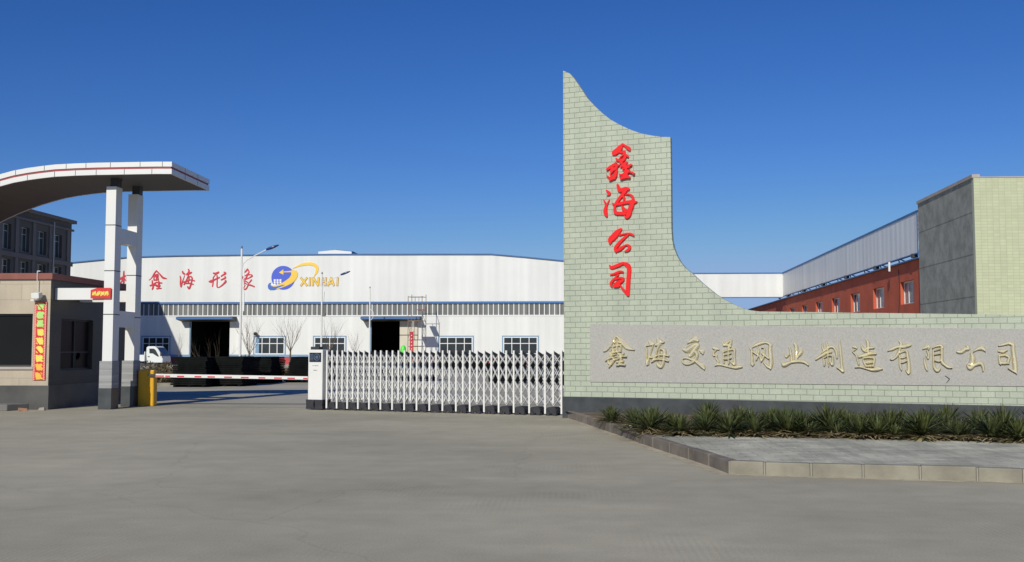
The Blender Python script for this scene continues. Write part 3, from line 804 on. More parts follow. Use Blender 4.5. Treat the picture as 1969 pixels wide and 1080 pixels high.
for i, u in enumerate(us_):
    long = i % 2 == 0
    mb = MB(); GF.box(mb, u - .021, u + .021, .05 if long else .30, GH, -.02, .02); mb.build('front_upright', M['white_steel'], gate)
    mb = MB(); GF.box(mb, u - .015 + .02, u + .015 + .02, .05 if not long else .30, GH - .14, -BD - .012, -BD + .012); mb.build('rear_upright', M['white_steel'], gate)
    mb = MB()
    mb.bar(GF.p(u + .004, GH - .07, -.02), GF.p(u + .02, GH - .17, -BD), .03, .10)
    mb.build('top_link', M['dark_steel'], gate)
    if long and i < NB - 1:
        mb = MB(); un = us_[min(i + 1, NB - 1)]
        uc = (u + un) / 2 + .02
        hw = (un - u) * .66
        mb.prism([GF.p(uc - hw, .05, -.06), GF.p(uc + hw, .05, -.06), GF.p(uc + hw, .13, -.06), GF.p(uc + hw * .7, .20, -.06), GF.p(uc - hw * .7, .20, -.06), GF.p(uc - hw, .13, -.06)], gn * -.4)
        for dn in (-.04, -.36):
            mb.tube(GF.p(uc - .09, .055, dn), GF.p(uc - .09, .055, dn - .035), .055, n=12)
            mb.tube(GF.p(uc + .09, .055, dn), GF.p(uc + .09, .055, dn - .035), .055, n=12)
        mb.build('wheel_box', M['rubber'], gate)
    if i < NB - 1:
        v = us_[i + 1]
        mb = MB(); m2 = MB()
        zs = [.24, .52, .84, 1.215, 1.50]
        for j in range(4):
            z0, z1 = zs[j], zs[j + 1]
            mb.bar(GF.p(u, z0, -.032), GF.p(v, z1, -.032), .008, .066, up=gn)
            mb.bar(GF.p(u, z1, -.036), GF.p(v, z0, -.036), .008, .066, up=gn)
            m2.bar(GF.p(u + .02, z0, -BD + .022), GF.p(v + .02, z1, -BD + .022), .008, .045, up=gn)
            m2.bar(GF.p(u + .02, z1, -BD + .018), GF.p(v + .02, z0, -BD + .018), .008, .045, up=gn)
        mb.build('front_lattice', M['white_steel'], gate); m2.build('rear_lattice', M['white_steel'], gate)

# ================================================================ boom barrier
bx = G(279, 783)
BYc = 29.05
X0, X1 = PY(265, 750, BYc).x, PY(295.5, 750, BYc).x
barrier = thing('boom_barrier', 'yellow boom barrier post with a lowered red and white arm', 'barrier', ((X0 + X1) / 2, BYc + .15, 0))
mb = MB(); mb.box(X0, X1, BYc, BYc + .26, 0, 1.02); cab = mb.build('cabinet', M['yellow'], barrier, bevel=.02)
mb = MB(); mb.box(X1 - .16, X1 - .02, BYc - .012, BYc + .01, .55, 1.0); mb.box(X1 - .09, X1 - .02, BYc - .01, BYc + .01, .02, .55); mb.build('door_panel', M['yellow'], cab)
ay = BYc - .06
pL, pR = PY(300, 721.5, ay), PY(592, 726.5, ay)
mb = MB(); mb.bar(pL, pR, .05, .092); arm = mb.build('arm', M['white_steel'], barrier)
mb = MB(); mb.bar(PY(285, 721, ay), pL, .045, .07); mb.build('arm_clamp', M['dark_steel'], barrier)
for a0, a1 in ((299.5, 315), (318, 327), (340.5, 354), (374, 387), (399, 413), (431, 446), (463, 478), (497, 510), (527, 541.6), (552.6, 567), (583, 591)):
    mb = MB(); y_ = lambda x: 721.5 + (x - 300) * (5 / 292) + 1.1
    p0, p1 = PY(a0, y_(a0), ay - .027), PY(a1, y_(a1), ay - .027)
    mb.bar(p0, p1, .008, .036); mb.build('red_band', M['stripe_red'] if False else M['red_paint'], arm)

# ================================================================ guardhouse
gc = G(91, 787.5); GX, GY0 = gc.x, gc.y
GY1 = GY0 + 5.5; GXL = GX - 6.5
FF = Fr((0, GY0, 0), (1, 0, 0), (0, -1, 0)); FS = Fr((GX, 0, 0), (0, 1, 0), (1, 0, 0))
gh = thing('guardhouse', 'low beige stone guardhouse with a brown red parapet and dark plinth', 'guardhouse', (GX - 2, GY0 + 2, 0))
zp = FF.px(90, 741)[1]; zt = FF.px(100, 537)[1]; ztt = FF.px(100, 525)[1]
w0 = FF.px(62, 650)[0]; wz1 = FF.px(30, 603)[1]; wz0 = FF.px(30, 705)[1]
s0, s1 = FS.px(117, 660)[0], FS.px(178, 660)[0]; sz1 = FS.px(117, 612)[1]; sz0 = FS.px(117, 712)[1]
mb = MB()
facade(mb, FF, GXL, GX, zp, zt, [(w0 - 3.2, w0, wz0, wz1)], .18)
mb.build('front_wall', M['beige_stone'], gh)
mb = MB()
facade(mb, FS, GY0, GY1, zp, zt, [(s0, s1, sz0, sz1)], .18)
mb.quad((GX, GY1, zp), (GXL, GY1, zp), (GXL, GY1, zt), (GX, GY1, zt))
mb.build('side_wall', M['shaded_stone'], gh)
mb = MB(); mb.box(GXL, GX + .03, GY0 - .03, GY1 + .03, -.05, zp); mb.build('plinth', M['plinth_grey'], gh)
mb = MB(); mb.box(GXL, GX + .07, GY0 - .07, GY1 + .07, zt, ztt); mb.build('parapet', M['red_tile'], gh, bevel=.01)
window(gh, FF, w0 - 3.2, w0, wz0, wz1, -.08, 2, 1, .05, M['dark_steel'], M['tinted_glass'])
window(gh, FS, s0, s1, sz0, sz1, -.08, 2, 2, .05, M['dark_steel'], M['tinted_glass'], rowpos=.35)
mb = MB(); mb.box(GXL, w0 + .06, GY0 - .05, GY0 + .02, wz0 - .07, wz0 - .004); mb.build('window_sill', M['coping'], gh)
# blue patch on the side window glass
cpt = FS.px(156, 687)
mb = MB(); mb.prism([FS.p(cpt[0] + a * .28, cpt[1] + b * .17, -.135) for a, b in ((-.4, .2), (0, .9), (.55, 1), (.6, .1), (.2, -.5), (-.5, -1), (-.7, -.6))], (-.006, 0, 0)) if False else None
mb = MB(); mb.prism([FS.p(cpt[0] + a * .28, cpt[1] + b * .17, -.124) for a, b in ((-.3, .2), (0, .9), (.55, 1), (.6, .1), (.2, -.3), (-.2, -.4))], (.006, 0, 0))
o = mb.build('blue_patch', M['logo_deep'], gh)
# cable from the parapet to the floodlight
c0 = FF.px(75, 524); c1 = FF.px(74.5, 566)
mb = MB(); mb.tube(FF.p(c0[0], ztt + .05, .085), FF.p(c0[0], zt, .085), .012, n=5); mb.tube(FF.p(c0[0], zt, .085), FF.p(c1[0], c1[1], .03), .012, n=5)
mb.tube(FF.p(c0[0], ztt + .05, .085), FF.p(c0[0] + .08, ztt + .05, .085), .014, n=5)
mb.build('cable', M['cable'], gh)
# floodlight
q = FF.px(78, 569)
fl = thing('floodlight', 'small white floodlight on a bracket above the red banner on the guardhouse', 'floodlight', FF.p(q[0], q[1], 0))
mb = MB(); mb.hexa([FF.p(q[0] - .10, q[1] - .04, .10), FF.p(q[0] + .11, q[1] - .04, .10), FF.p(q[0] + .11, q[1] - .08, .30), FF.p(q[0] - .10, q[1] - .08, .30),
                    FF.p(q[0] - .10, q[1] + .10, .12), FF.p(q[0] + .11, q[1] + .10, .12), FF.p(q[0] + .11, q[1] + .06, .32), FF.p(q[0] - .10, q[1] + .06, .32)])
mb.build('lamp_head', M['white_steel'], fl, bevel=.01)
mb = MB(); FF.box(mb, q[0] - .17, q[0] - .02, q[1] - .135, q[1] - .10, 0, .2); FF.box(mb, q[0] - .03, q[0] + .03, q[1] - .10, q[1] + .02, .0, .11)
mb.build('bracket', M['white_panel'], fl)
# red couplet board
t0 = FF.px(68.5, 580); t1 = FF.px(93, 580); b0 = FF.px(63.5, 730.5); b1 = FF.px(86, 730.5)
bu0 = (t0[0] + b0[0]) / 2; bu1 = min((t1[0] + b1[0]) / 2, GX - .03); bz0, bz1 = b0[1], t0[1]
board = thing('banner_board', 'tall red board with yellow green characters on the guardhouse front', 'banner', FF.p(bu0, bz0, 0))
mb = MB(); FF.box(mb, bu0, bu1, bz0, bz1, .002, .035); mb.build('backing', M['red_led'], board)
W_ = bu1 - bu0; H_ = bz1 - bz0
rb = random.Random(11)
for k in range(9):
    zc = bz1 - H_ * (k + .52) / 9; hh = H_ / 9 * .43; ww = W_ * .33
    mb = MB(); uc = (bu0 + bu1) / 2
    for j in range(-6, 7):
        off = j * ww * .30
        # a slanting bar clipped to the glyph cell
        t_lo, t_hi = -1.0, 1.0
        a = Vector((uc + off * 1.0 - ww * .8, zc + hh)); b = Vector((uc + off + ww * .8, zc - hh))
        lim = ww * rb.uniform(.72, 1.05)
        tl = max(0.0, (uc - lim - a.x) / (b.x - a.x)); th = min(1.0, (uc + lim - a.x) / (b.x - a.x))
        tl += rb.uniform(0, .10); th -= rb.uniform(0, .10)
        if th - tl < .12: continue
        if rb.random() < .12: continue
        p, r_ = a.lerp(b, tl), a.lerp(b, th)
        mb.bar(FF.p(p.x, p.y, .037), FF.p(r_.x, r_.y, .037), .006, .026, up=(0, -1, 0)) if False else mb.bar(FF.p(p.x, p.y, .037 + j * .0002), FF.p(r_.x, r_.y, .037 + j * .0002), .024, .006, up=(0, -1, 0))
    mb.build('character', [M['g_led'], M['g_led'], M['g_led'], M['y_led'], M['y_led'], M['y_led'], M['y_led'], M['o_led'], M['o_led']][k], board)
mb = MB()
n_ = 46
for k in range(n_):
    z = bz0 + H_ * (k + .5) / n_
    for uc in (bu0 + W_ * .09, bu1 - W_ * .09):
        mb.bar(FF.p(uc - .022, z + .014, .037), FF.p(uc + .022, z - .014, .037), .017, .005, up=(0, -1, 0))
mb.build('dotted_border', M['p_led'], board)

# step and loose bricks in front of the guardhouse
p0 = G(37, 789.5); p1 = G(-60, 806)
mb = MB(); mb.hexa([Vector(v) for v in ((GXL, p0.y - 1.3, 0), (p0.x - .25, p0.y - .15, 0), (p0.x, GY0 - .031, 0), (GXL, GY0 - .031, 0), (GXL, p0.y - 1.3, .17), (p0.x - .25, p0.y - .15, .17), (p0.x, GY0 - .031, .17), (GXL, GY0 - .031, .17))])
struct(mb.build('step', M['step'], bevel=.015))
p = G(44, 790)
mb = MB(); mb.box(-.12, .1, -.06, .06, 0, .075); br = mb.build('loose_brick', M['clay'], bevel=.012); br.location = p; br.rotation_euler = (0, .12, .5)
tag(br, 'loose red brown brick lying beside the grey step', 'brick')
p = G(84, 788.5); mb = MB(); mb.hexa([Vector(v) for v in ((-.10, -.05, 0), (.10, -.06, 0), (.09, .05, 0), (-.08, .06, 0), (-.06, -.03, .075), (.08, -.04, .09), (.07, .03, .085), (-.05, .04, .07))])
br = mb.build('rubble_stone', M['kerb_joint'], bevel=.015); br.location = (p.x, p.y - .1, 0)
tag(br, 'pale lump of rubble at the corner of the guardhouse plinth', 'stone')

# ================================================================ gate canopy
fr = G(188, 787); fR = G(214, 787)
CX0, CX1, CYf = fr.x, fR.x, fr.y
canopy = thing('gate_canopy', 'white gate canopy with an upswept roof on two panelled columns beside the guardhouse', 'canopy', ((CX0 + CX1) / 2, CYf + 1, 0))
CYa0 = CYf; CDEP = .42
CYb0 = CYf + 1.42
SHX0 = CX0 + .07; SHX1 = CX1 - .02
def zY(py, Y, px=205): return PY(px, py, Y).z
z_st1, z_st0 = zY(694, CYf), zY(746, CYf)
CTOP = zY(358, CYf)
def column(yf, seams):
    yb = yf + CDEP
    mb = MB(); mb.box(SHX0, SHX1, yf + .03, yb, z_st1, CTOP); c = mb.build('column', M['white_panel'], canopy)
    for z in seams:
        mb = MB(); mb.box(SHX0 - .004, SHX1 + .004, yf + .026, yb + .004, z - .012, z + .012); mb.build('panel_joint', M['dark_steel'], c)
    mb = MB(); mb.box(CX0 + .01, CX1 - .005, yf + .005, yb + .03, z_st0, z_st1 - .002); mb.build('stone_base', M['ledge_stone'], c)
    mb = MB(); mb.box(CX0, CX1, yf - .005, yb + .04, 0, z_st0 - .002); mb.build('granite_base', M['dark_granite'], c, bevel=.008)
    mb = MB(); xm = (SHX0 + SHX1) / 2 + .04; mb.box(xm - .11, xm + .11, yf + .12, yb - .08, CTOP, 6.6); mb.build('steel_neck', M['dark_steel'], c)
    return c
column(CYf, [zY(432, CYf), zY(520, CYf), zY(604, CYf)])
column(CYb0, [zY(529, CYb0, 255), zY(610, CYb0, 255)])
mb = MB()
mb.box(SHX0 + .02, SHX1 - .004, CYf + CDEP, CYb0 + .03, 4.53, 4.93)
mb.build('tie_beam', M['white_panel'], canopy)
mb = MB()
mb.box(SHX0 + .02, SHX1 - .004, CYf + CDEP, CYb0 + .03, 2.22, 2.66)
mb.build('tie_beam', M['white_panel'], canopy)
zb1, zb0 = zY(553, CYf), zY(575.5, CYf)
for yf in (CYf, CYb0):
    mb = MB(); mb.box(GX, SHX0, yf + .06, yf + .36, zb0, zb1); bmx = mb.build('brace_beam', M['white_panel'], canopy)
# roof
RY0, RY1 = CYf - .52, CYf + 2.42
PRF = [(330, 334), (300, 334), (265, 334.5), (225, 335.2), (185, 335.9), (145, 337.2), (105, 339.3), (78, 342.4), (52, 346.0), (25, 351.0), (0, 357.8)]
rp = []
for (x, y) in PRF:
    P = PY(x, y, RY0); rp.append((P.x, P.z))
x0, z0 = rp[-1]; sl = (rp[-2][1] - z0) / (rp[-2][0] - x0)
for k in range(1, 9):
    dx = .35 * k; rp.append((x0 - dx, z0 - sl * dx - .055 * dx * dx * 1.4))
RT = PY(330, 310.5, RY0).z - rp[0][1]
def arc_slab(mb, xa, y0, y1, za, zb):
    pts = [(max(xa, -99) if False else x, z) for x, z in rp]
    pts = [(min(x, rp[0][0] - xa), z) for x, z in rp]
    for (xA, zA), (xB, zB) in zip(pts, pts[1:]):
        mb.hexa([(xB, y0, zB + za), (xA, y0, zA + za), (xA, y1, zA + za), (xB, y1, zB + za), (xB, y0, zB + zb), (xA, y0, zA + zb), (xA, y1, zA + zb), (xB, y1, zB + zb)])
def smoothstrip(y0, y1, za, zb, xa=0.0):
    mb = MB(); n = len(rp)
    vs = []
    for x, z in rp:
        x = min(x, rp[0][0] - xa)
        vs += [(x, y0, z + za), (x, y1, z + za), (x, y1, z + zb), (x, y0, z + zb)]
    fs = []
    for i in range(n - 1):
        o = 4 * i
        for a, b in ((0, 1), (1, 2), (2, 3), (3, 0)): fs.append((o + a, o + b, o + 4 + b, o + 4 + a))
    fs += [(0, 1, 2, 3), tuple(4 * (n - 1) + k for k in (3, 2, 1, 0))]
    mb.add(vs, fs); return mb
roof = smoothstrip(RY0 + .05, RY1 - .05, .012, RT - .012, .05).build('roof', M['soffit'], canopy)
fa = .42 * RT; fb = .60 * RT
for nm, za, zb, mt in (('lower_fascia', 0, fa, 'white_panel'), ('upper_fascia', fb, RT, 'white_panel')):
    mb = smoothstrip(RY0, RY0 + .048, za, zb)
    m2 = smoothstrip(RY1 - .048, RY1, za, zb); mb.add(m2.v, m2.f)
    xr, zr_ = rp[0]
    mb.box(xr - .048, xr, RY0 + .048, RY1 - .048, zr_ + za, zr_ + zb)
    mb.build(nm, M[mt], roof)
mb = smoothstrip(RY0 + .02, RY0 + .049, fa, fb, .03); m2 = smoothstrip(RY1 - .049, RY1 - .02, fa, fb, .03); mb.add(m2.v, m2.f)
mb.box(rp[0][0] - .049, rp[0][0] - .02, RY0 + .05, RY1 - .05, rp[0][1] + fa, rp[0][1] + fb)
mb.build('red_stripe', M['stripe_red'], roof)
def zat(x):
    for (xA, zA), (xB, zB) in zip(rp, rp[1:]):
        if xB <= x <= xA: return zB + (zA - zB) * (x - xB) / (xA - xB)
    return rp[0][1]
mb = MB()
for xs, za, zb in (((30, 85, 127, 165, 212, 269, 312), fb + .004, RT - .003), ((0, 53, 105, 145, 185, 239, 292), .003, fa - .004)):
    for x in xs:
        X = PY(x, 330, RY0).x; z = zat(X)
        mb = MB(); mb.box(X - .007, X + .007, RY0 - .003, RY0 + .01, z + za, z + zb); mb.build('panel_joint', M['dark_steel'], roof)
for za, zb in ((fb + .004, RT - .003), (.003, fa - .004)):
    for y in (RY0 + .98, RY0 + 1.96):
        mb = MB(); mb.box(rp[0][0] - .01, rp[0][0] + .003, y - .007, y + .007, rp[0][1] + za, rp[0][1] + zb); mb.build('panel_joint', M['dark_steel'], roof)
# small red sign on the brace beam
sy = CYf - .035
FN = Fr((0, sy, 0), (1, 0, 0), (0, -1, 0))
a, b2 = FN.px(174, 573.5), FN.px(213, 553)
sgn = thing('small_sign', 'small red sign with four yellow characters across the front canopy column', 'sign', (a[0], sy, a[1]))
mb = MB(); u0, z0, u1, z1 = a[0], a[1], b2[0], b2[1]
mb.prism([FN.p(u0, z0), FN.p(u1, z0), FN.p(u1, z1), FN.p(u0 + .17, z1 - .003), FN.p(u0, z1 - .06)], (0, .03, 0)); mb.build('backing', M['red_led'], sgn)
mb = MB(); mb.box(u0 + .08, u1 - .08, sy + .03, CYf + .065, z0 + .06, z0 + .12); mb.build('mounting_rail', M['dark_steel'], sgn)
rs = random.Random(21)
for k in range(4):
    uc = u0 + (u1 - u0) * (.19 + .205 * k); zc = z0 + (z1 - z0) * .46; h = (z1 - z0) * .24; w = (u1 - u0) * .085
    mb = MB()
    for j in (-1.2, -.45, .3, 1.05):
        s_ = rs.choice((-.5, -.9, .4))
        mb.bar(FN.p(uc + j * w * .75 - s_ * w * .5, zc + h * rs.uniform(.5, 1), .003 + .0004 * j), FN.p(uc + j * w * .75 + s_ * w * .5, zc - h * rs.uniform(.5, 1), .003 + .0004 * j), .02, .006, up=(0, -1, 0))
    mb.bar(FN.p(uc - w, zc + h * rs.uniform(-.4, .7), .0045), FN.p(uc + w, zc + h * rs.uniform(-.2, .7), .0045), .018, .006, up=(0, -1, 0))
    mb.build('character', M['y_led'], sgn)

# ================================================================ office building behind the guardhouse
LX = -48.0
FL = Fr((LX, 0, 0), (0, 1, 0), (1, 0, 0))
ob = thing('office_building', 'dark grey brown office block with deep windows behind the guardhouse', 'office building', (LX - 6, 92, 0))
LY1 = FL.px(137, 470)[0]; LY0 = LY1 - 22
LZ = FL.px(137, 430)[1]
def LYp(x): return FL.px(x, 470)[0]
wins = []
for xs in ((-22, -1), (2, 21), (40, 56), (73, 89), (102, 119)):
    for (ya, yb) in ((429, 478), (497, 545)):
        u0, u1 = LYp(xs[0]), LYp(xs[1])
        zt_ = FL.px(15, ya)[1]; zb_ = FL.px(15, yb)[1]
        wins.append((u0, u1, zb_, zt_))
for u0, u1 in [(w[0], w[1]) for w in wins[::2]]:
    wins.append((u0, u1, 3.6, 5.6)); wins.append((u0, u1, .9, 2.6))
mb = MB(); facade(mb, FL, LY0, LY1, 0, LZ, wins, .45)
mb.quad((LX, LY1, 0), (LX - 14, LY1, 0), (LX - 14, LY1, LZ), (LX, LY1, LZ)); mb.quad((LX, LY0, 0), (LX - 14, LY0, 0), (LX - 14, LY0, LZ), (LX, LY0, LZ))
mb.quad((LX - 14, LY0, 0), (LX - 14, LY1, 0), (LX - 14, LY1, LZ), (LX - 14, LY0, LZ))
mb.build('wall', M['grey_render'], ob)
mb = MB(); mb.box(LX - 14.2, LX + .35, LY0 - .2, LY1 + .35, LZ, LZ + .32); mb.build('roof', M['grey_trim'], ob)
mb = MB()
for y in (445, 488): 
    z = FL.px(137, 430 + (y - 430))[1]
zc_ = (wins[0][2] + wins[1][3]) / 2
mb.box(LX, LX + .18, LY0, LY1 + .18, LZ - .75, LZ - .55); mb.box(LX, LX + .14, LY0, LY1 + .14, zc_ - .2, zc_ + .2)
for k in range(5):
    y = [LYp(31), LYp(64), LYp(96), LYp(130), LYp(-.5) + .0][k]
    mb.box(LX, LX + .10, y - .25, y + .25, 0, zc_ - .2); mb.box(LX, LX + .10, y - .25, y + .25, zc_ + .2, LZ - .75)
mb.build('moulding', M['grey_trim'], ob)
for (u0, u1, z0, z1) in wins:
    window(ob, FL, u0, u1, z0, z1, -.28, 2, 2, .07, M['pale_frame'], M['building_glass'], rowpos=.72)
mb = MB(); yd = LYp(99.5); mb.tube((LX + .2, yd, 0), (LX + .2, yd, LZ - .3), .06, n=6); mb.build('drainpipe', M['pale_frame'], ob)

# ================================================================ warehouse
WY = 111.0
FW = Fr((0, WY, 0), (1, 0, 0), (0, -1, 0))
def W(x, y): return FW.px(x, y)
wh = thing('warehouse', 'long white sheet metal warehouse with red characters and a blue and yellow globe emblem', 'warehouse', (-25, WY, 0))
XL, XR = W(60, 500)[0], W(1180, 500)[0]
topl = [(60, 509), (140, 504.5), (195, 499.3), (250, 494), (340, 491.5), (460, 490), (640, 488.6), (760, 488.6), (845, 488.4), (945, 488.4), (1010, 494), (1087, 501.5), (1180, 511)]
TP = [W(*p) for p in topl]
zc1, zc0 = W(640, 583.5)[1], W(640, 606.8)[1]
zd = W(520, 684)[1]; zbl = W(520, 681.5)[1]
D1 = (W(366.5, 650)[0], W(441.5, 650)[0], 0, W(400, 615)[1]); D2 = (W(714, 650)[0], W(798, 650)[0], 0, W(740, 615)[1])
ws = []
for xa, xb in ((274, 326), (489.5, 547.5), (604, 664), (844.5, 909), (967.5, 1034)):
    ws.append((W(xa, 660)[0], W(xb, 660)[0], W(520, 681.0)[1], W(520, 647.5)[1]))
mb = MB()
mb.prism([FW.p(TP[0][0], zc1 - .02, -.15)] + [FW.p(TP[-1][0], zc1 - .02, -.15)] + [FW.p(u, z, -.15) for u, z in TP[::-1]], (0, -.15, 0))
facade(mb, FW, XL, XR, zd, zc0, [D1, D2] + ws, .22)
for xx in (XL, XR):
    mb.quad((xx, WY, zd if False else 0), (xx, WY + 45, 0), (xx, WY + 45, zc0), (xx, WY, zc0))
    mb.quad((xx, WY + .15, zc0), (xx, WY + 45, zc0), (xx, WY + 45, TP[0][1]), (xx, WY + .15, TP[0][1]))
mb.quad((XL, WY + 45, 0), (XR, WY + 45, 0), (XR, WY + 45, 10), (XL, WY + 45, 10))
wall = mb.build('wall', M['sheet_white'], wh)
mb = MB()
for (uA, zA), (uB, zB) in zip(TP, TP[1:]): mb.quad((uA, WY - .1, zA + .02), (uB, WY - .1, zB + .02), (uB, WY + 45, zB + .02), (uA, WY + 45, zA + .02))
mb.build('roof', M['roof_sheet'], wh)
mb = MB()
for (uA, zA), (uB, zB) in zip(TP, TP[1:]): mb.hexa([(uA, WY - .16, zA - .06), (uB, WY - .16, zB - .06), (uB, WY + .04, zB - .06), (uA, WY + .04, zA - .06), (uA, WY - .16, zA + .05), (uB, WY - .16, zB + .05), (uB, WY + .04, zB + .05), (uA, WY + .04, zA + .05)])
mb.build('roof_edge', M['roof_blue'], wh)
mb = MB(); FW.box(mb, XL, XR, zc1 - .03, zc1 + .20, 0, .10); mb.build('blue_band', M['roof_blue'], wh)
mb = MB(); FW.box(mb, XL, XR, zc0 - .06, zc0 + .06, -.18, .05); mb.build('clerestory_sill', M['white_frame'], wh)
mb = MB(); FW.box(mb, XL, XR, zc0 + .06, zc1 - .03, -.08, -.06); cl = mb.build('clerestory_glass', M['clerestory'], wh)
mb = MB(); u = XL + .2; k = 0
while u < XR:
    FW.box(mb, u - .045, u + .045, zc0 + .06, zc1 - .03, -.059, -.03); u += .5455
mb.build('mullions', M['white_frame'], cl)
mb = MB()
seg = sorted([D1[:2], D2[:2]]); cur = XL
for a_, b2 in seg + [(XR, XR)]:
    mb.quad(FW.p(cur, 0), FW.p(a_, 0), FW.p(a_, zd - .1), FW.p(cur, zd - .1)); cur = b2
mb.build('dado', M['dado_red'], wh)
mb = MB(); cur = XL
for a_, b2 in seg + [(XR, XR)]:
    FW.box(mb, cur, a_, zd - .10, zd + .14, -.02, .04); cur = b2
mb.build('blue_rail', M['blue_frame'], wh)
for w_ in ws: 
    window(wh, FW, *w_, .03, 4, 2, .11, M['white_frame'], M['win_glass'], fd=.08, rowpos=.62)
    mb = MB(); u0, u1, z0, z1 = w_
    FW.box(mb, u0 - .12, u0, z0 - .05, z1 + .12, 0, .05); FW.box(mb, u1, u1 + .12, z0 - .05, z1 + .12, 0, .05); FW.box(mb, u0, u1, z1, z1 + .12, 0, .05)
    mb.build('window_surround', M['blue_frame'], wh)
# curtain behind one window
u0, u1, z0, z1 = ws[1]; mb = MB(); FW.box(mb, u0 + .12, u0 + .48, z0 + .1, z1 - .1, -.028, -.022); mb.build('blue_curtain', M['blue_frame'], wh)
# dark interior shell behind the doors
for d in (D1, D2):
    mb = MB(); x0, x1, zt_ = d[0] - 1.2, d[1] + 1.2, d[3] + .6
    mb.quad((x0, WY + .3, 0), (x0, WY + 14, 0), (x0, WY + 14, zt_), (x0, WY + .3, zt_)); mb.quad((x1, WY + .3, 0), (x1, WY + 14, 0), (x1, WY + 14, zt_), (x1, WY + .3, zt_))
    mb.quad((x0, WY + 14, 0), (x1, WY + 14, 0), (x1, WY + 14, zt_), (x0, WY + 14, zt_)); mb.quad((x0, WY + .3, zt_), (x1, WY + .3, zt_), (x1, WY + 14, zt_), (x0, WY + 14, zt_))
    mb.quad((x0, WY + .3, .012), (x1, WY + .3, .012), (x1, WY + 14, .012), (x0, WY + 14, .012))
    mb.build('door_interior', M['dark_inside'], wh)
# door canopies, frames, leaf
for (xa, xb, dd) in ((349, 455, D1), (699, 810, D2)):
    u0, u1 = W(xa, 610)[0], W(xb, 610)[0]; zt_ = zc0 - .07
    mb = MB(); dep = 1.5
    mb.prism([(u0, WY, zt_), (u0, WY, zt_ - .55), (u0, WY - dep, zt_ - .36), (u0, WY - dep, zt_ - .09)], (u1 - u0, 0, 0)); cn = mb.build('door_canopy', M['canopy_dark'], wh)
    mb = MB(); mb.box(u0 - .03, u1 + .03, WY - dep - .05, WY - dep + .0, zt_ - .34, zt_ - .10); mb.build('canopy_edge', M['roof_blue'], cn)
    mb = MB(); FW.box(mb, dd[0] - .14, dd[0], 0, dd[3] + .1, -.02, .06); mb.build('door_jamb', M['blue_frame'], wh)
x0, x1 = W(769, 650)[0], W(803, 650)[0]
mb = MB(); FW.box(mb, x0, x1, .05, D2[3] + .1, .05, .13); lf = mb.build('sliding_door', M['cream_door'], wh)
mb = MB(); zz = W(770, 644)[1]; FW.box(mb, x0, x1, zz - .05, zz + .05, .128, .15); mb.build('door_rail', M['grey_trim'], lf)
# roof monitor
my0 = WY + 2.0; FM = Fr((0, my0, 0), (1, 0, 0), (0, -1, 0))
mp = [FM.px(x, y) for x, y in ((612, 489.5), (612, 483.5), (645, 480.3), (676, 483.5), (676, 489.5))]
mb = MB(); mb.prism([FM.p(u, z if 0 < i < 4 else z - .6) for i, (u, z) in enumerate(mp)], (0, 6.0, 0)); mon = mb.build('roof_monitor', M['white_panel'], wh)
mb = MB(); u = mp[3][0]; mb.box(u + .004, u + .03, my0 + .1, my0 + 5.9, mp[3][1] - 1.0, mp[3][1] + .03)
mb.hexa([(mp[2][0], my0 + .02, mp[2][1] + .01), (u + .12, my0 + .02, mp[3][1] - .01), (u + .12, my0 + 6, mp[3][1] - .01), (mp[2][0], my0 + 6, mp[2][1] + .01), (mp[2][0], my0 + .02, mp[2][1] + .06), (u + .12, my0 + .02, mp[3][1] + .04), (u + .12, my0 + 6, mp[3][1] + .04), (mp[2][0], my0 + 6, mp[2][1] + .06)])
mb.build('monitor_roof', M['roof_blue'], mon)
# security camera above a window
c = W(494, 641.5); mb = MB(); mb.tube(FW.p(c[0], c[1], 0), FW.p(c[0], c[1], .35), .06, n=6); mb.tube(FW.p(c[0] - .1, c[1], .35), FW.p(c[0] + .12, c[1] - .04, .55), .2, .17, n=8); mb.build('security_camera', M['dark_steel'], wh)

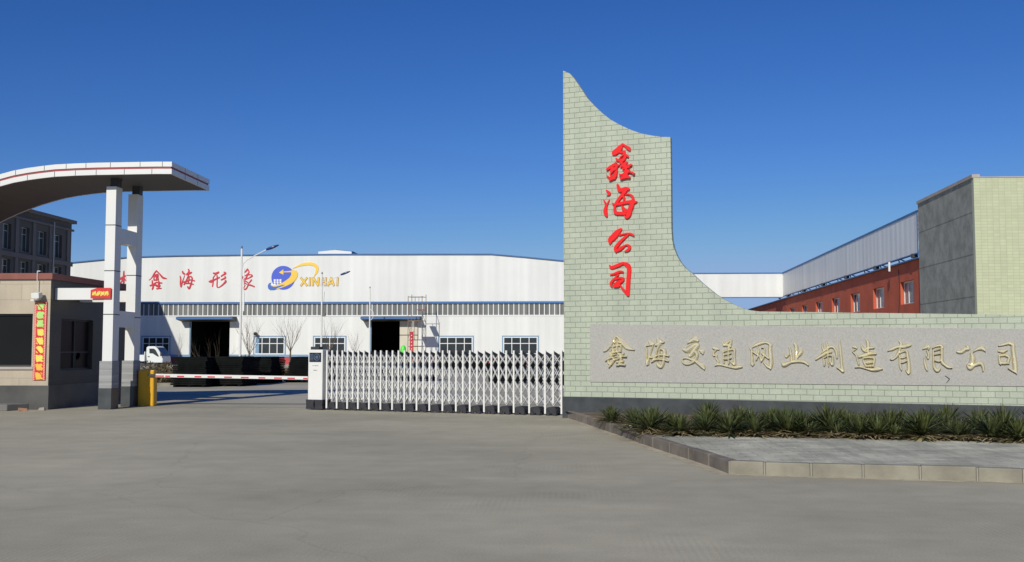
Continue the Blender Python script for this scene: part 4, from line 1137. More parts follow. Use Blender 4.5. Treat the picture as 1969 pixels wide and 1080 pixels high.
WRED = [
 (210, 500, 18.0, "510 380 40 505 500 55 505 650 60 500 880 55|270 620 60 380 640 75 480 590 60 560 540 50|490 640 40 400 780 35 300 900 25|520 640 40 600 720 40|680 540 50 620 630 70 690 640 60 760 570 50 720 700 50 620 850 40|640 700 40 720 780 50|770 620 50 880 580 50|850 450 45 850 700 50 840 930 50 790 880 30|790 720 45 800 730 40"),
 (285, 510, 21.6, "40 610 25 150 510 35 250 340 50 350 220 60|360 240 50 480 360 55 600 500 80 680 530 70 770 550 30|280 400 50 400 370 60|240 470 40 340 450 50 430 420 40|340 390 60 350 500 60 340 620 50|240 420 40 240 600 45|410 440 40 420 580 40|240 610 50 430 590 50|170 630 45 180 750 60 200 800 50|80 840 50 200 800 70 340 700 45|210 830 70 200 920 60 170 990 50|260 820 50 350 810 45|440 660 60 450 800 80 440 940 60|370 700 45 470 720 50 570 725 40|350 870 50 430 850 90 500 840 50|360 970 50 450 950 45 540 950 40"),
 (340, 510, 21.6, "240 240 45 270 320 80 340 360 50|140 450 45 165 570 55 150 750 50 180 890 60|330 410 20 280 560 30 230 690 50 190 860 60|480 160 50 510 220 55 480 310 70 410 390 50|420 350 60 500 340 80 610 290 60|490 400 45 450 500 45 400 620 50 300 800 50|490 520 40 570 450 45 640 540 60 610 700 50 580 820 60 510 960 70 450 880 50|260 690 50 400 660 50 560 600 45 740 640 45|330 740 70 450 740 50 580 750 60 690 790 40|510 540 40 480 720 40"),
 (397, 510, 21.6, "290 320 60 390 340 90 510 280 70|370 400 30 290 500 45 280 650 45 270 770 50 250 880 40|110 670 50 200 660 110 360 580 60 540 500 60|440 420 55 450 550 45 445 700 45 440 830 50 450 910 40|740 280 60 790 330 80 700 390 60 610 450 50|770 460 45 790 510 60 700 560 60 610 600 50|780 610 40 800 670 80 700 780 60 590 870 45 490 920 30"),
 (447, 510, 21.6, "630 150 60 560 240 60 510 290 40|630 160 50 690 270 45 640 350 50 530 430 40|430 460 45 420 540 30|560 420 40 740 380 40 820 430 60 740 490 50 620 550 40 480 580 60|610 440 50 560 530 60 480 600 60 560 660 45 650 730 45 640 840 45 580 950 50 510 1000 50 470 930 45 530 820 30|480 650 50 500 740 60 470 780 30|500 720 50 580 770 40|790 600 55 700 720 40|640 800 60 760 820 60 910 880 50"),
]
for g in WRED: glyph('red_character', wh, FW, *g, n0=.0, h=.06, prof_='flat', mat=M['red_paint'], wk=1.02)
# emblem
LS, LOX, LOY = 9.845, 500, 480
def lp(x, y): return W(LOX + x / LS, LOY + y / LS)
def flat(name, parent, pts, n0, n1, mat):
    mb = MB(); mb.prism([FW.p(*lp(*p), n=n0) for p in pts], (0, -(n1 - n0), 0)); return mb.build(name, mat, parent)
emblem = flat('emblem', wh, [(440 + 224 * math.cos(t * math.pi / 24), 530 - 226 * math.sin(t * math.pi / 24)) for t in range(48)], .0, .03, M['logo_blue'])
flat('white_gap', emblem, [(212, 600), (228, 640), (262, 660), (330, 668), (405, 650), (440, 625), (470, 650), (380, 700), (260, 712), (205, 690)], .02, .04, M['logo_white'])
flat('lower_swoosh', emblem, [(216, 618), (165, 640), (148, 680), (156, 735), (195, 764), (270, 762), (350, 738), (420, 705), (452, 680), (440, 655), (380, 680), (290, 702), (236, 692), (210, 660)], .02, .05, M['logo_deep'])
for r_ in range(3):
    for c_ in range(3):
        x, y = 262 + c_ * 54, 558 + r_ * 41
        h_ = 33 if r_ < 2 else (28, 18, 4)[c_]
        flat('white_window', emblem, [(x, y), (x + 35, y), (x + 35, y + h_), (x, y + h_)], .02, .045, M['logo_white'])
flat('yellow_ring', emblem, [(560, 402), (640, 383), (695, 395), (720, 440), (712, 505), (675, 570), (610, 630), (530, 672), (440, 708), (360, 736), (300, 750), (330, 728), (430, 690), (480, 660), (420, 668), (330, 690), (262, 700), (215, 682), (200, 655), (240, 675), (310, 672), (400, 640), (480, 590), (555, 535), (595, 470), (590, 425)], .03, .06, M['logo_yellow'])
flat('arrow', emblem, [(362, 432), (447, 368), (440, 412), (595, 398), (600, 425), (442, 428), (447, 472)], .03, .055, M['logo_yellow'])
mb = MB(); mpp = W(501, 500)[0] - W(500, 500)[0]
stroke(mb, FW, [(*lp(x, y), w / LS * mpp) for x, y, w in ((622, 356, 8), (700, 318, 26), (800, 280, 50), (920, 265, 56), (1020, 280, 62), (1080, 340, 60), (1075, 410, 48), (1050, 460, 34), (1022, 505, 10))], .0, .05, 'flat')
mb.build('upper_swoosh', M['logo_yellow'], emblem)
LET = {'X': [["775 530 890 680"], ["890 530 775 680"]], 'I': [["950 530 940 680"]], 'N': [["1000 680 1010 530"], ["1010 530 1100 680"], ["1100 680 1112 530"]],
       'H': [["1170 680 1182 530"], ["1236 680 1248 530"], ["1176 605 1242 605"]], 'A': [["1285 680 1350 530"], ["1350 530 1400 680"], ["1312 632 1388 632"]], 'I2': [["1462 680 1475 530"]]}
for kk, L in LET.items():
    for nm, mt, wk, n0 in (('letter_outline', 'logo_brown', 40, .0), ('letter', 'logo_yellow', 25, .03)):
        mb = MB()
        for i, seg_ in enumerate(L):
            v = [float(t) for t in seg_[0].split()]
            a_, b2 = Vector(lp(v[0], v[1])), Vector(lp(v[2], v[3])); e = (b2 - a_).normalized() * (mpp * (.9 if nm == 'letter_outline' else .2))
            a_ = a_ - e; b2 = b2 + e
            mb.bar(FW.p(a_.x, a_.y, n0 + .012 + i * .002), FW.p(b2.x, b2.y, n0 + .012 + i * .002), wk / LS * mpp, .03, up=(0, -1, 0))
        if nm == 'letter_outline': par = mb.build(nm, M[mt], emblem)
        else: mb.build(nm, M[mt], par) if False else mb.build(nm, M[mt], emblem)

# ================================================================ right-hand buildings
# facade direction: through px 1769 at Y=62 towards the vanishing point near px 1184
k_ = (1184 - 1090) / FPX
RO = PY(1769, 560, 62.0); RO.z = 0
RU = Vector((k_, 1, 0)).normalized(); RN = Vector((-RU.y, RU.x, 0))
FR = Fr(RO, RU, RN)                 # plane of the hoarding and of the end block
FB = Fr(RO - RN * .20, RU, RN)      # the red facade, set back under the eave
zE = FR.px(1769, 494.5)[1]
red = thing('brick_red_factory', 'long orange red factory wing with deep windows behind the sign wall', 'factory', RO)
RW = []
for xa, xb, ya, yb in ((1731, 1757, 540, 584), (1683.5, 1708, 551, 588), (1637, 1662, 562, 598), (1598.5, 1619, 571, 602), (1563, 1581, 580, 606), (1535, 1550, 588, 609)):
    u1, z1 = FB.px(xa, ya); u0, _ = FB.px(xb, ya)
    RW.append((u0, u1))
zw1 = FB.px(1738, 541)[1]; zw0 = FB.px(1738, 585)[1]
step = RW[0][0] - 0
pit = (RW[4][0] - RW[0][0]) / 4; wd = RW[0][1] - RW[0][0]
ops = []
u = RW[0][0]
while u < 78: ops.append((u, u + wd, zw0, zw1)); ops.append((u, u + wd, zw0 - 3.3, zw1 - 3.3)); u += pit
mb = MB(); facade(mb, FB, -.3, 82, 0, zE - .02, ops, .30)
p = FB.p
mb.quad(p(82, 0), p(82, 0, -16), p(82, zE, -16), p(82, zE))
wall = mb.build('wall', M['red_render'], red)
for i, o_ in enumerate(ops): window(red, FB, *o_, -.22, 3, 1, .07, M['white_frame'], M['curtain_glass'] if i in (0, 2) else M['win_glass'])
mb = MB(); mb.hexa([p(.02, zE, .19), p(84, zE, .19), p(84, zE - .05, -16), p(.02, zE - .05, -16), p(.02, zE + .04, .19), p(84, zE + .04, .19), p(84, zE + .03, -16), p(.02, zE + .03, -16)]); mb.build('roof_eave', M['grey_trim'], red)
mb = MB(); FB.box(mb, .02, 84, zE - .03, zE + .05, .192, .25); mb.build('gutter', M['roof_blue'], red)
q = FR.px(1717, 517); mb = MB(); mb.tube(p(q[0], q[1] - .15, .42), p(q[0], q[1] + .45, .42), .07, n=8); mb.build('eave_lamp', M['white_steel'], red)
q0 = FR.px(1722, 522); mb = MB(); mb.tube(p(q0[0], zE - .3, .03), p(q0[0] - .3, q0[1] - 1.2, .03), .02, n=4); mb.tube(p(q0[0] - .3, q0[1] - 1.2, .03), p(q0[0] + .4, 3.2, .03), .02, n=4); mb.build('wall_cable', M['dark_steel'], red)
# raised white sheet parapet band (runs along the roof edge and turns across)
FP = Fr(RO + RN * .02, RU, RN)
zb0, zb1 = FP.px(1769, 484)[1], FP.px(1769, 405.5)[1]
uf = FP.px(1505, 540)[0]
hoard = thing('hoarding', 'raised white sheet metal hoarding band standing on the roof edge of the red factory', 'hoarding', FP.p(0, zb0))
mb = MB(); FP.box(mb, 0, uf, zb0, zb1, -.12, 0); mb.build('side_panel', M['sheet_side'], hoard)
corner = FP.p(uf, 0)
FQ = Fr((0, corner.y, 0), (1, 0, 0), (0, -1, 0))
xl = FQ.px(1300, 540)[0]
mb = MB(); FQ.box(mb, xl, corner.x + .02, zb0 - .1, zb1, -.12, .01); mb.build('front_panel', M['sheet_white'], hoard)
mb = MB(); FP.box(mb, 0, uf + .03, zb1, zb1 + .13, -.16, .04); FQ.box(mb, xl, corner.x - .05, zb1, zb1 + .13, -.16, .04); FQ.box(mb, xl, corner.x - .03, zb0 - .2, zb0 - .1, -.16, .04); FP.box(mb, 0, uf, zb0 - .06, zb0, -.16, .04)
FP.box(mb, .0, .10, zb0 - .2, zb1 + .13, -.16, .035)
mb.build('blue_trim', M['roof_blue'], hoard)
mb = MB(); u = .6
k = 0
while u < uf:
    mb = MB(); mb.bar(FP.p(u, zE + .0, -.3), FP.p(u, zb0 + .3, -.14), .06, .06, up=RU); mb.build('support_post', M['dark_steel'], hoard)
    if k % 2 == 0:
        mb = MB(); FP.box(mb, u + .2, u + .6, zb0 - .24, zb0 - .0, -.2, .12); mb.build('floodlight_box', M['dark_steel'], hoard)
    mb = MB(); mb.bar(FP.p(u, zE + .0, -1.2), FP.p(u + .6, zb0 + .2, -.14), .05, .05, up=RN); mb.build('brace', M['dark_steel'], hoard)
    u += 4.6; k += 1
for x in (xl + .5, corner.x - .3):
    mb = MB(); mb.box(x - .1, x + .1, corner.y + .13, corner.y + .33, 0 if x < corner.x - 1 else zE, zb0 + .4); mb.build('steel_column', M['dark_steel'], hoard)
# end block with bare cement side and green tiled front
eu = FR.px(1874.5, 470)[0]
zt0 = FR.px(1769, 386)[1]
blk = thing('tiled_block', 'tall end block with a bare grey cement side and pale green tiled front', 'building', FR.p(eu, 0))
E0 = FR.p(eu, 0, 0); E1 = FR.p(0, 0, 0)
FG = Fr((0, E0.y, 0), (1, 0, 0), (0, -1, 0))
zt1 = FG.px(1900, 341.5)[1]
zt_ = max(zt0, zt1)
mb = MB(); mb.quad(E0, E1, Vector((E1.x, E1.y, zt1)), Vector((E0.x, E0.y, zt1)))
mb.quad(E1, E1 + Vector((22, 0, 0)), Vector((E1.x + 22, E1.y, zt1)), Vector((E1.x, E1.y, zt1)))
mb.build('cement_wall', M['cement'], blk)
mb = MB(); mb.box(E0.x - .0, E0.x + 22, E0.y - .06, E0.y + .2, 0, zt1); mb.build('tiled_wall', M['green_tile'], blk)
mb = MB(); 
for A, B in ((E0, E1),):
    d = (B - A).normalized(); n = Vector((-d.y, d.x, 0))
    mb.hexa([A + n * .08 + Vector((0, -.08, zt1)), B + n * .08 + Vector((0, 0, zt1)), B - n * .3 + Vector((0, 0, zt1)), A - n * .3 + Vector((0, -.08, zt1)),
             A + n * .08 + Vector((0, -.08, zt1 + .17)), B + n * .08 + Vector((0, 0, zt1 + .17)), B - n * .3 + Vector((0, 0, zt1 + .17)), A - n * .3 + Vector((0, -.08, zt1 + .17))])
mb.box(E0.x + .3, E0.x + 22, E0.y - .09, E0.y + .3, zt1, zt1 + .05)
mb.build('coping', M['coping'], blk)
mb = MB(); mb.quad((E0.x + .1, E0.y + .2, zt1 - .3), (E0.x + 22, E0.y + .2, zt1 - .3), (E1.x + 22, E1.y, zt1 - .3), (E1.x + .1, E1.y, zt1 - .3)); mb.build('roof', M['grey_trim'], blk)

# ================================================================ verge with lamps and trees
sheet('verge', [(-22.6, 45.2), (-16.6, 45.2), (-16.2, 60), (-17.8, 62), (-18.2, 106), (-22.6, 106)], .11, M['soil'])
mb = MB()
for a_, b2 in (((-22.6, 45.2), (-16.6, 45.2)), ((-16.6, 45.2), (-16.2, 60)), ((-16.2, 60), (-17.8, 62)), ((-17.8, 62), (-18.2, 106)), ((-22.6, 106), (-22.6, 45.2))):
    mb.bar((*a_, .065), (*b2, .065), .15, .15)
struct(mb.build('verge_kerb', M['kerb']))
LAMPX = -20.1
def lamp_post(px, ptop, Y, head, label, extra):
    base = PY(px, 672, Y); x = base.x; H = PY(px, ptop, Y).z
    t = thing('street_lamp', label, 'street lamp', (x, Y, .1))
    mb = MB(); mb.tube((x, Y, .1), (x, Y, H - .15), .085, .055, n=10); mb.tube((x, Y, .1), (x, Y, .9), .12, .12, n=10); mb.build('pole', M['white_steel'], t, smooth=False)
    mb = MB(); mb.tube((x, Y, H - .15), (x, Y, H), .07, .05, n=8); mb.build('pole_cap', M['grey_trim'], t)
    if head:
        z0 = H - 1.05; pts = [(x + .06, z0 - .35), (x + .12, z0 - .05), (x + .35, z0 + .18), (x + .9, z0 + .48), (x + 1.55, z0 + .82)]
        mb = MB()
        for a_, b2 in zip(pts, pts[1:]): mb.tube((a_[0], Y, a_[1]), (b2[0], Y, b2[1]), .03, n=6)
        mb.build('arm', M['white_steel'], t)
        hx, hz = pts[-1]; dx = Vector((.93, 0, .34)).normalized()
        a0 = Vector((hx, Y, hz)); up = Vector((-dx.z, 0, dx.x)); sd = Vector((0, 1, 0))
        mb = MB(); rings = []
        L = .86
        for s_, w, h in ((0, .06, .05), (.1, .13, .075), (.35, .19, .09), (.65, .18, .08), (.9, .10, .05), (1, .03, .02)):
            c = a0 + dx * (L * s_)
            rings.append([c + sd * (w * math.cos(q_)) + up * (h * math.sin(q_)) for q_ in [i * math.pi / 5 for i in range(10)]])
        vs = [v for r_ in rings for v in r_]; fs = []
        for i in range(len(rings) - 1):
            for j in range(10): fs.append((i * 10 + j, i * 10 + (j + 1) % 10, (i + 1) * 10 + (j + 1) % 10, (i + 1) * 10 + j))
        fs += [tuple(range(9, -1, -1)), tuple(range(50, 60))]
        mb.add(vs, fs); hd = mb.build('lamp_head', M['lamp_blue'], t, smooth=True)
        mb = MB(); c = a0 + dx * (L * .6) - sd * .17; mb.tube(c, c - sd * .02 - up * .03, .045, n=8); mb.build('lens', M['lamp_lens'], hd)
    extra(t, x, Y, H)
def ex1(t, x, Y, H):
    mb = MB(); mb.tube((x + .14, Y, 3.9), (x + .19, Y, H - 1.4), .02, n=5); mb.box(x + .10, x + .22, Y - .03, Y + .03, 4.0, 5.2); mb.build('conduit', M['white_panel'], t)
def ex2(t, x, Y, H):
    mb = MB(); mb.box(x + .08, x + .32, Y - .1, Y + .1, 4.35, 4.6); mb.build('junction_box', M['grey_trim'], t)
    mb = MB(); mb.tube((x + .12, Y, 4.6), (x + .22, Y, H - 1.6), .014, n=5); mb.build('conduit', M['grey_trim'], t)
def ex3(t, x, Y, H):
    mb = MB(); pts = [(x + .05, H - 2.3), (x + .35, H - 2.6), (x + .38, H - 3.0), (x + .22, H - 3.35), (x + .05, H - 3.45)]
    for a_, b2 in zip(pts, pts[1:]): mb.tube((a_[0], Y, a_[1]), (b2[0], Y, b2[1]), .03, n=5)
    mb.build('cable_loop', M['white_steel'], t)
lamp_post(461.6, 473, 64, True, 'tallest white street lamp with blue head, nearest of the row behind the barrier', ex1)
lamp_post(617.6, 523, 85, True, 'white street lamp with blue head rising just behind the gate motor cabinet', ex2)
lamp_post(710.4, 551, 106, False, 'farthest white lamp post beside the right warehouse doorway, with no lamp head', ex3)

def grow(mb, p, d, L, r, depth, rnd, spread, up):
    n = 3; q = p
    for i in range(n):
        d2 = (d + Vector((rnd.uniform(-.12, .12), rnd.uniform(-.12, .12), up * .3))).normalized()
        e = q + d2 * (L / n); r2 = r * .82
        mb.tube(q, e, r, r2, n=5 if r > .02 else 4, caps=False); q, d, r = e, d2, r2
        if depth > 0 and i > 0 or (depth > 1):
            for k in range(1 if i < n - 1 else 2):
                a = rnd.uniform(0, 6.28); s_ = rnd.uniform(.5, 1) * spread
                dd = (d + Vector((math.cos(a) * s_, math.sin(a) * s_, rnd.uniform(0, .3)))).normalized()
                if depth > 0: grow(mb, q, dd, L * rnd.uniform(.55, .8), r * .62, depth - 1, rnd, spread, up)

def bare_tree(x, Y, H, label, seed, trunk=.38, limbs=6, r=.09, spread=.55, lean=0.0):
    rnd = random.Random(seed)
    t = thing('bare_tree', label, 'tree', (x, Y, .1), 'leafless trees on the verge')
    mb = MB(); zt = .1 + H * trunk
    q = Vector((x, Y, .05)); d = Vector((lean, 0, 1)).normalized()
    for i in range(4):
        e = q + (d + Vector((rnd.uniform(-.06, .06), rnd.uniform(-.06, .06), 0))) * (H * trunk / 4)
        mb.tube(q, e, r * (1 - i * .1), r * (.9 - i * .1), n=8, caps=False); q = e
    mb.build('trunk', M['bark'], t)
    mb = MB()
    for k in range(limbs):
        a = 6.28 * k / limbs + rnd.uniform(-.3, .3)
        d = Vector((math.cos(a) * spread, math.sin(a) * spread, 1)).normalized()
        grow(mb, q - Vector((0, 0, rnd.uniform(0, .25))), d, H * (1 - trunk) * rnd.uniform(.42, .62), r * .30, 2, rnd, .62, .35)
    mb.build('branches', M['bark'], t)
for px, ptop, Y, trunk, limbs, r, spread, lab, seed in (
    (345, 640, 57, .45, 4, .035, .3, 'small thin bare sapling against the white wall left of the dark doorway', 1),
    (403, 640, 60, .08, 5, .04, 1.0, 'low bare shrub tree splaying its branches in front of the dark doorway', 2),
    (480, 604, 66, .36, 6, .085, .55, 'bare pollarded tree at the left side of the gridded window, beside the tall lamp', 3),
    (557, 604, 77, .38, 7, .085, .55, 'bare vase shaped tree right of the gridded window near the motor cabinet', 4),
    (634, 612, 88, .36, 6, .08, .55, 'bare tree behind the middle street lamp and in front of a window', 5),
    (682, 632, 98, .36, 5, .07, .6, 'smallest far bare tree between the middle lamp and the right doorway', 6)):
    b = PY(px, 690, Y); H = PY(px, ptop, Y).z - .1
    bare_tree(b.x, Y, H, lab, seed * 13, trunk, limbs, r, spread)

def shrub(x, Y, w, h, label, seed, z0=.1):
    rnd = random.Random(seed)
    t = thing('dry_shrub', label, 'shrub', (x, Y, z0), 'withered shrubs on the verge')
    mb = MB()
    for k in range(int(16 + 30 * w)):
        a = rnd.uniform(0, 6.28); s_ = rnd.uniform(.1, .9)
        d = Vector((math.cos(a) * s_, math.sin(a) * s_, 1)).normalized()
        p0 = Vector((x + rnd.uniform(-.5, .5) * w * .6, Y + rnd.uniform(-.4, .4) * w * .6, z0))
        mb.tube(p0, p0 + d * h * rnd.uniform(.5, .95), .012, .004, n=3, caps=False)
    mb.build('twigs', M['bark'], t)
    mb = MB()
    for k in range(int(420 * w)):
        a = rnd.uniform(0, 6.28); rr = math.sqrt(rnd.random()) * w * .6; zz = h * rnd.uniform(.08, 1) * (1 - .55 * (rr / (w * .6)) ** 2)
        c = Vector((x + math.cos(a) * rr, Y + math.sin(a) * rr * .7, z0 + zz))
        e1 = Vector((rnd.uniform(-1, 1), rnd.uniform(-1, 1), rnd.uniform(-1, 1))).normalized() * rnd.uniform(.03, .07); e2 = e1.cross(Vector((rnd.uniform(-1, 1), rnd.uniform(-1, 1), rnd.uniform(-1, 1)))).normalized() * rnd.uniform(.02, .05)
        mb.quad(c - e1, c - e2, c + e1, c + e2)
    mb.build('foliage', M['dry_foliage'], t)
for px, Y, w, h, lab, s_ in ((286, 52, 1.2, .95, 'withered brown shrub in front of the white truck wheel arch', 1), (303, 56, 1.3, .75, 'low withered shrub below the nose of the white truck', 2), (322, 58, 1.2, .85, 'withered shrub at the left end of the black mesh stacks, below the red dado', 3),
                             (310, 47, 1.5, .62, 'brown shrub closest to the barrier post, behind the boom', 4), (292, 46.4, 1.2, .55, 'brown shrub directly right of the yellow barrier post', 5), (528, 59, 1.0, .85, 'withered green brown weeds in the gap between two black mesh stacks, left clump', 6), (537, 57, .8, .6, 'withered weeds in the gap between two black mesh stacks, right clump', 7),
                             (470, 63, 1.2, 1.25, 'reddish dry shrub at the foot of the tall street lamp', 8), (437, 62, 1.1, 1.1, 'dry shrub between the dark doorway and the tall street lamp', 9)):
    b = PY(px, 700, Y); shrub(b.x, Y, w, h, lab, s_)

# ================================================================ stacks of black mesh panels
def stack(pxa, pxb, Y, dep, H, label, seed, layers=13, skew=0.0):
    rnd = random.Random(seed)
    x0, x1 = PY(pxa, 700, Y).x, PY(pxb, 700, Y).x
    t = thing('mesh_panel_stack', label, 'panel stack', ((x0 + x1) / 2, Y + dep / 2, 0), 'stacks of black mesh panels in the yard')
    mb = MB(); zz = .09
    for k in range(layers):
        h = (H - .09) / layers; f = k / layers
        j = rnd.uniform(-.035, .035); j2 = rnd.uniform(-.05, .05)
        mb.box(x0 + j + skew * f, x1 + j + rnd.uniform(-.03, .03), Y + j2 * .6, Y + dep + j2, zz + .004, zz + h - .012)
        mb.box(x0 + .25, x1 - .25, Y + .1, Y + dep - .1, zz + h - .012, zz + h + .004); zz += h
    mb.build('panels', M['black_mesh'], t)
    mb = MB()
    n = max(2, int((x1 - x0) / 1.2))
    for k in range(n + 1):
        xx = x0 + .15 + (x1 - x0 - .3) * k / n; mb.box(xx - .06, xx + .06, Y + .05, Y + dep - .05, 0, .09)
    mb.build('timber_bearer', M['black_mesh'], t)
zt = lambda px, py, Y: PY(px, py, Y).z
stack(329, 397, 43.6, 2.6, zt(360, 686.3, 43.6), 'black mesh panel stack nearest the yellow barrier post', 1, 14, .14)
stack(398, 466, 44.6, 2.6, zt(430, 685.6, 44.6), 'black mesh panel stack in the middle behind the boom arm', 2, 13)
stack(467, 521, 48.5, 2.4, zt(490, 685.8, 48.5), 'black mesh panel stack right behind the boom, left of the weedy gap', 3, 14)
stack(546, 640, 50.0, 2.4, zt(560, 686, 50), 'black mesh panel stack behind the gate motor cabinet', 4, 14, .35)
stack(643, 735, 51.0, 2.4, zt(680, 688, 51), 'black mesh panel stack seen through the left part of the folding gate', 5, 12)
stack(738, 830, 52.5, 2.4, zt(780, 697, 52.5), 'lower black mesh panel stack seen through the middle of the folding gate', 6, 10)
stack(836, 936, 74.0, 2.4, zt(880, 687.5, 74), 'far low black mesh panel stack seen through the folding gate below the middle window', 9, 9)
stack(940, 1010, 49.0, 2.4, zt(1000, 689, 49), 'black mesh panel stack seen through the folding gate below the last window', 7, 12)
stack(1013, 1090, 47.0, 2.4, zt(1050, 689, 47), 'black mesh panel stack behind the folding gate next to the sign wall', 8, 13)

# ================================================================ truck
TY = 78.0
FT = Fr((0, TY, 0), (1, 0, 0), (0, -1, 0))
def T(x, y): return FT.px(x, y)
nose = T(313, 690)[0]
trk = thing('light_truck', 'small white cab over truck parked behind the canopy columns, nose to the right', 'truck', (nose - 2.6, TY + .8, 0))
outl = [(282, 697), (281, 680), (281.5, 668), (284, 665.6), (296, 665.4), (299.5, 666.8), (303, 670), (307, 676), (310.5, 682.5), (312.7, 688), (313.2, 693), (312.5, 699)]
pts = [FT.p(*T(*q_)) for q_ in outl]
zl = .62
pts[0].z = zl; pts[-1].z = zl
mb = MB(); mb.prism(pts, (0, 1.65, 0)); cab = mb.build('cab', M['truck_white'], trk, bevel=.04)
win = [(287.2, 670), (296, 670), (299.5, 673), (306.2, 685.6), (302.5, 685), (297, 681.5), (294, 679.4), (287.4, 679)]
mb = MB(); mb.prism([FT.p(*T(*q_), n=-.004) for q_ in win], (0, -.014, 0)); mb.build('side_window', M['win_glass'], cab)
mb = MB(); a_ = FT.p(*T(301, 668.6)); b2 = FT.p(*T(311.4, 684.5)); n_ = Vector((.04, 0, .03))
mb.hexa([a_ + Vector((0, .1, 0)), b2 + Vector((0, .1, 0)), b2 + Vector((0, 1.55, 0)), a_ + Vector((0, 1.55, 0)), a_ + n_ + Vector((0, .1, 0)), b2 + n_ + Vector((0, .1, 0)), b2 + n_ + Vector((0, 1.55, 0)), a_ + n_ + Vector((0, 1.55, 0))]); mb.build('windscreen', M['win_glass'], cab)
q_ = T(286, 685.3); mb = MB(); FT.box(mb, q_[0] - .07, q_[0] + .07, q_[1] - .03, q_[1] + .03, .0, .03); mb.build('door_handle', M['dark_steel'], cab)
q_ = T(311.4, 693); mb = MB(); FT.box(mb, q_[0] - .12, q_[0] + .04, q_[1] - .07, q_[1] + .07, .0, .02); mb.build('headlight', M['lamp_lens'], cab)
q_ = T(309.5, 680.5); mb = MB(); FT.box(mb, q_[0] + .02, q_[0] + .13, q_[1] - .16, q_[1] + .12, .16, .22); mb.bar(FT.p(q_[0], q_[1], 0), FT.p(q_[0] + .07, q_[1], .18), .02, .02); mb.build('wing_mirror', M['dark_steel'], cab)
mb = MB(); FT.box(mb, nose - 5.2, nose - .1, .42, .62, -1.45, -.2); mb.build('chassis', M['dark_steel'], trk)
mb = MB(); x0, x1 = nose - 5.2, nose - 1.4
FT.box(mb, x0, x1, .72, .80, -1.7, .05)
for n0 in (0.0, -1.7): FT.box(mb, x0, x1, .80, 1.2, n0, n0 + .05)
FT.box(mb, x0, x0 + .05, .8, 1.2, -1.65, 0); FT.box(mb, x1 - .05, x1, .8, 1.45, -1.65, 0)
mb.build('cargo_bed', M['truck_white'], trk)
for xw in (nose - .68, nose - 3.9):
    for n0 in (-.02, -1.43):
        mb = MB(); mb.tube(FT.p(xw, .36, n0), FT.p(xw, .36, n0 - .2), .36, n=18); w_ = mb.build('wheel', M['tyre'], trk)
        mb = MB(); mb.tube(FT.p(xw, .36, n0 + .01), FT.p(xw, .36, n0 - .02), .2, n=14); mb.build('rim', M['grey_trim'], w_)

# ================================================================ scaffold, banner, bundle
sc_t = thing('scaffold_tower', 'rusty tube scaffold tower standing beside the right warehouse doorway', 'scaffold', PY(801, 700, 107.3) * 1)
sc_t.location.z = 0; WL[sc_t] = Vector(sc_t.location)
YA, YB = 106.4, 108.2
posts = {}
mb = MB(); r_ = .035
for nm, px, Y, top_ in (('a', 784.6, YA, 568.5), ('b', 811.4, YA, 568.5), ('c', 791.6, YB, 566), ('d', 819.0, YB, 566)):
    P = PY(px, 620, Y); posts[nm] = P; mb.tube((P.x, Y, 0), (P.x, Y, PY(px, top_, Y).z), r_, n=6)
zs = [PY(800, y, YA).z for y in (570.5, 617, 653.6, 666)]
for z in zs + [.3]:
    mb.tube((posts['a'].x, YA, z), (posts['b'].x, YA, z), r_ * .8, n=5); mb.tube((posts['c'].x, YB, z + .05), (posts['d'].x, YB, z + .05), r_ * .8, n=5)
    mb.tube((posts['a'].x, YA, z), (posts['c'].x, YB, z + .05), r_ * .8, n=5); mb.tube((posts['b'].x, YA, z), (posts['d'].x, YB, z + .05), r_ * .8, n=5)
za, zb = PY(800, 622, YA).z, PY(800, 652, YA).z
mb.tube((posts['b'].x, YA, za), (posts['d'].x, YB, zb), r_ * .6, n=4); mb.tube((posts['b'].x, YA, zb), (posts['d'].x, YB, za), r_ * .6, n=4)
mb.tube((posts['a'].x, YA, za), (posts['c'].x, YB, zb), r_ * .6, n=4); mb.tube((posts['a'].x, YA, zb), (posts['c'].x, YB, za), r_ * .6, n=4)
for px in (798.2, 805.4):
    mb.tube((PY(px, 600, YA).x, YA, zs[0]), (PY(px, 600, YA).x, YA, PY(px, 584, YA).z), r_ * .7, n=5)
    mb.tube((PY(px - 1, 600, YA).x, YA, PY(px, 612, YA).z), (PY(px - 1, 600, YA).x, YA, zs[2]), r_ * .7, n=5)
mb.build('frame', M['rust_steel'], sc_t)
mb = MB()
for px in (793, 795.6):
    a_, b2 = PY(px - 3.4, 666, YA - .1), PY(px, 617, YA - .1); mb.tube((a_.x, a_.y - .3, .05), b2, .025, n=4)
mb.build('ladder', M['white_panel'], sc_t)
mb = MB(); mb.box(posts['a'].x, posts['b'].x, YA, YB, zs[1] + .03, zs[1] + .08); mb.build('plank_deck', M['bark'], sc_t)
mb = MB(); zz = PY(800, 594.5, YA).z; mb.box(PY(801, 590, YA).x, PY(812.5, 590, YA).x, YA, YB, zz - .05, zz); mb.build('upper_deck', M['banner_red'], sc_t)
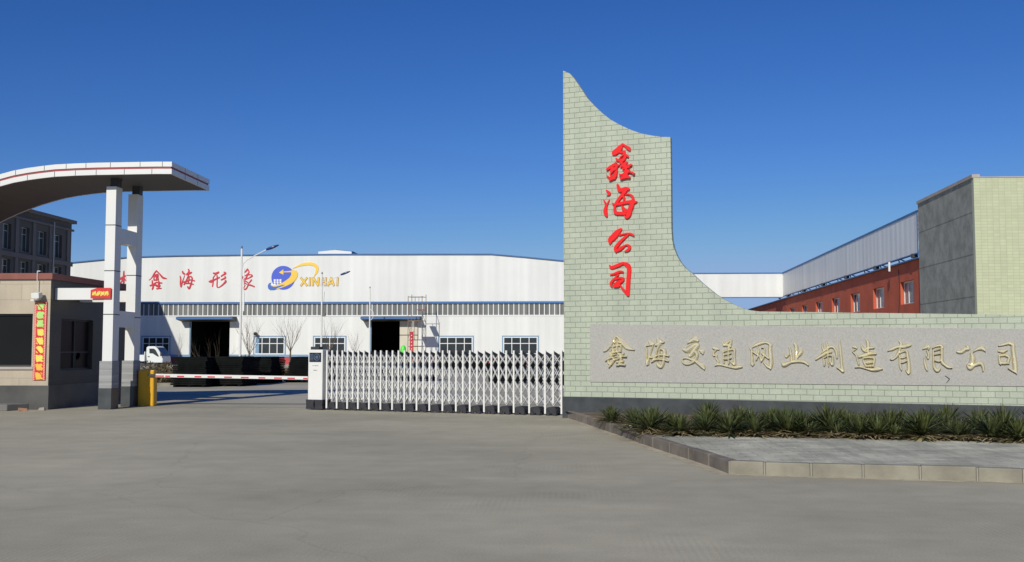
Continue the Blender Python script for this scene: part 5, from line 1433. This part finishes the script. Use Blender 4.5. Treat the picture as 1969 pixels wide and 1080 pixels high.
bn = thing('red_banner', 'narrow upright red cloth banner in front of the scaffold tower', 'banner', PY(791, 700, 105.2)); bn.location.z = 0; WL[bn] = Vector(bn.location)
x0, x1 = PY(788.6, 650, 105.2).x, PY(794.4, 650, 105.2).x; z1 = PY(790, 637.5, 105.2).z
mb = MB()
for k in range(8):
    za_, zb_ = .35 + (z1 - .35) * k / 8, .35 + (z1 - .35) * (k + 1) / 8
    ya, yb = 105.2 + .05 * math.sin(k * 1.3), 105.2 + .05 * math.sin(k * 1.3 + 1.3)
    mb.hexa([(x0, ya, za_), (x1, ya + .04, za_), (x1, ya + .06, za_), (x0, ya + .02, za_), (x0, yb, zb_), (x1, yb + .04, zb_), (x1, yb + .06, zb_), (x0, yb + .02, zb_)])
cl_ = mb.build('cloth', M['banner_red'], bn)
mb = MB(); xm = (x0 + x1) / 2
for k in range(5):
    zz = z1 - .35 - k * .34; mb.box(xm - .05, xm + .05, 105.13, 105.14, zz - .09, zz + .02)
mb.build('pale_mark', M['p_led'], cl_)
mb = MB(); mb.tube((x0 - .03, 105.26, 0), (x0 - .03, 105.26, z1 + .1), .02, n=5); mb.tube((x1 + .03, 105.3, 0), (x1 + .03, 105.3, z1 + .1), .02, n=5); mb.build('stand', M['grey_trim'], bn)
P = PY(775.5, 667, 105.6)
mb = MB(); rg = random.Random(9); rings = []
for i, (z, rr) in enumerate(((0, .24), (.5, .27), (1.1, .25), (1.5, .27), (1.78, .25), (1.98, .18), (2.06, .04))):
    rings.append([Vector((P.x + rr * math.cos(q_ * .6283) * rg.uniform(.85, 1.15), P.y + rr * math.sin(q_ * .6283) * rg.uniform(.85, 1.15), z)) for q_ in range(10)])
fs = []
for i in range(len(rings) - 1):
    for j in range(10): fs.append((i * 10 + j, i * 10 + (j + 1) % 10, (i + 1) * 10 + (j + 1) % 10, (i + 1) * 10 + j))
fs += [tuple(range(9, -1, -1)), tuple(range(60, 70))]
mb.add([v for r2 in rings for v in r2], fs)
tag(mb.build('wrapped_bundle', M['lime'], smooth=True), 'bright lime green wrapped bundle beside the cream sliding door', 'bundle')
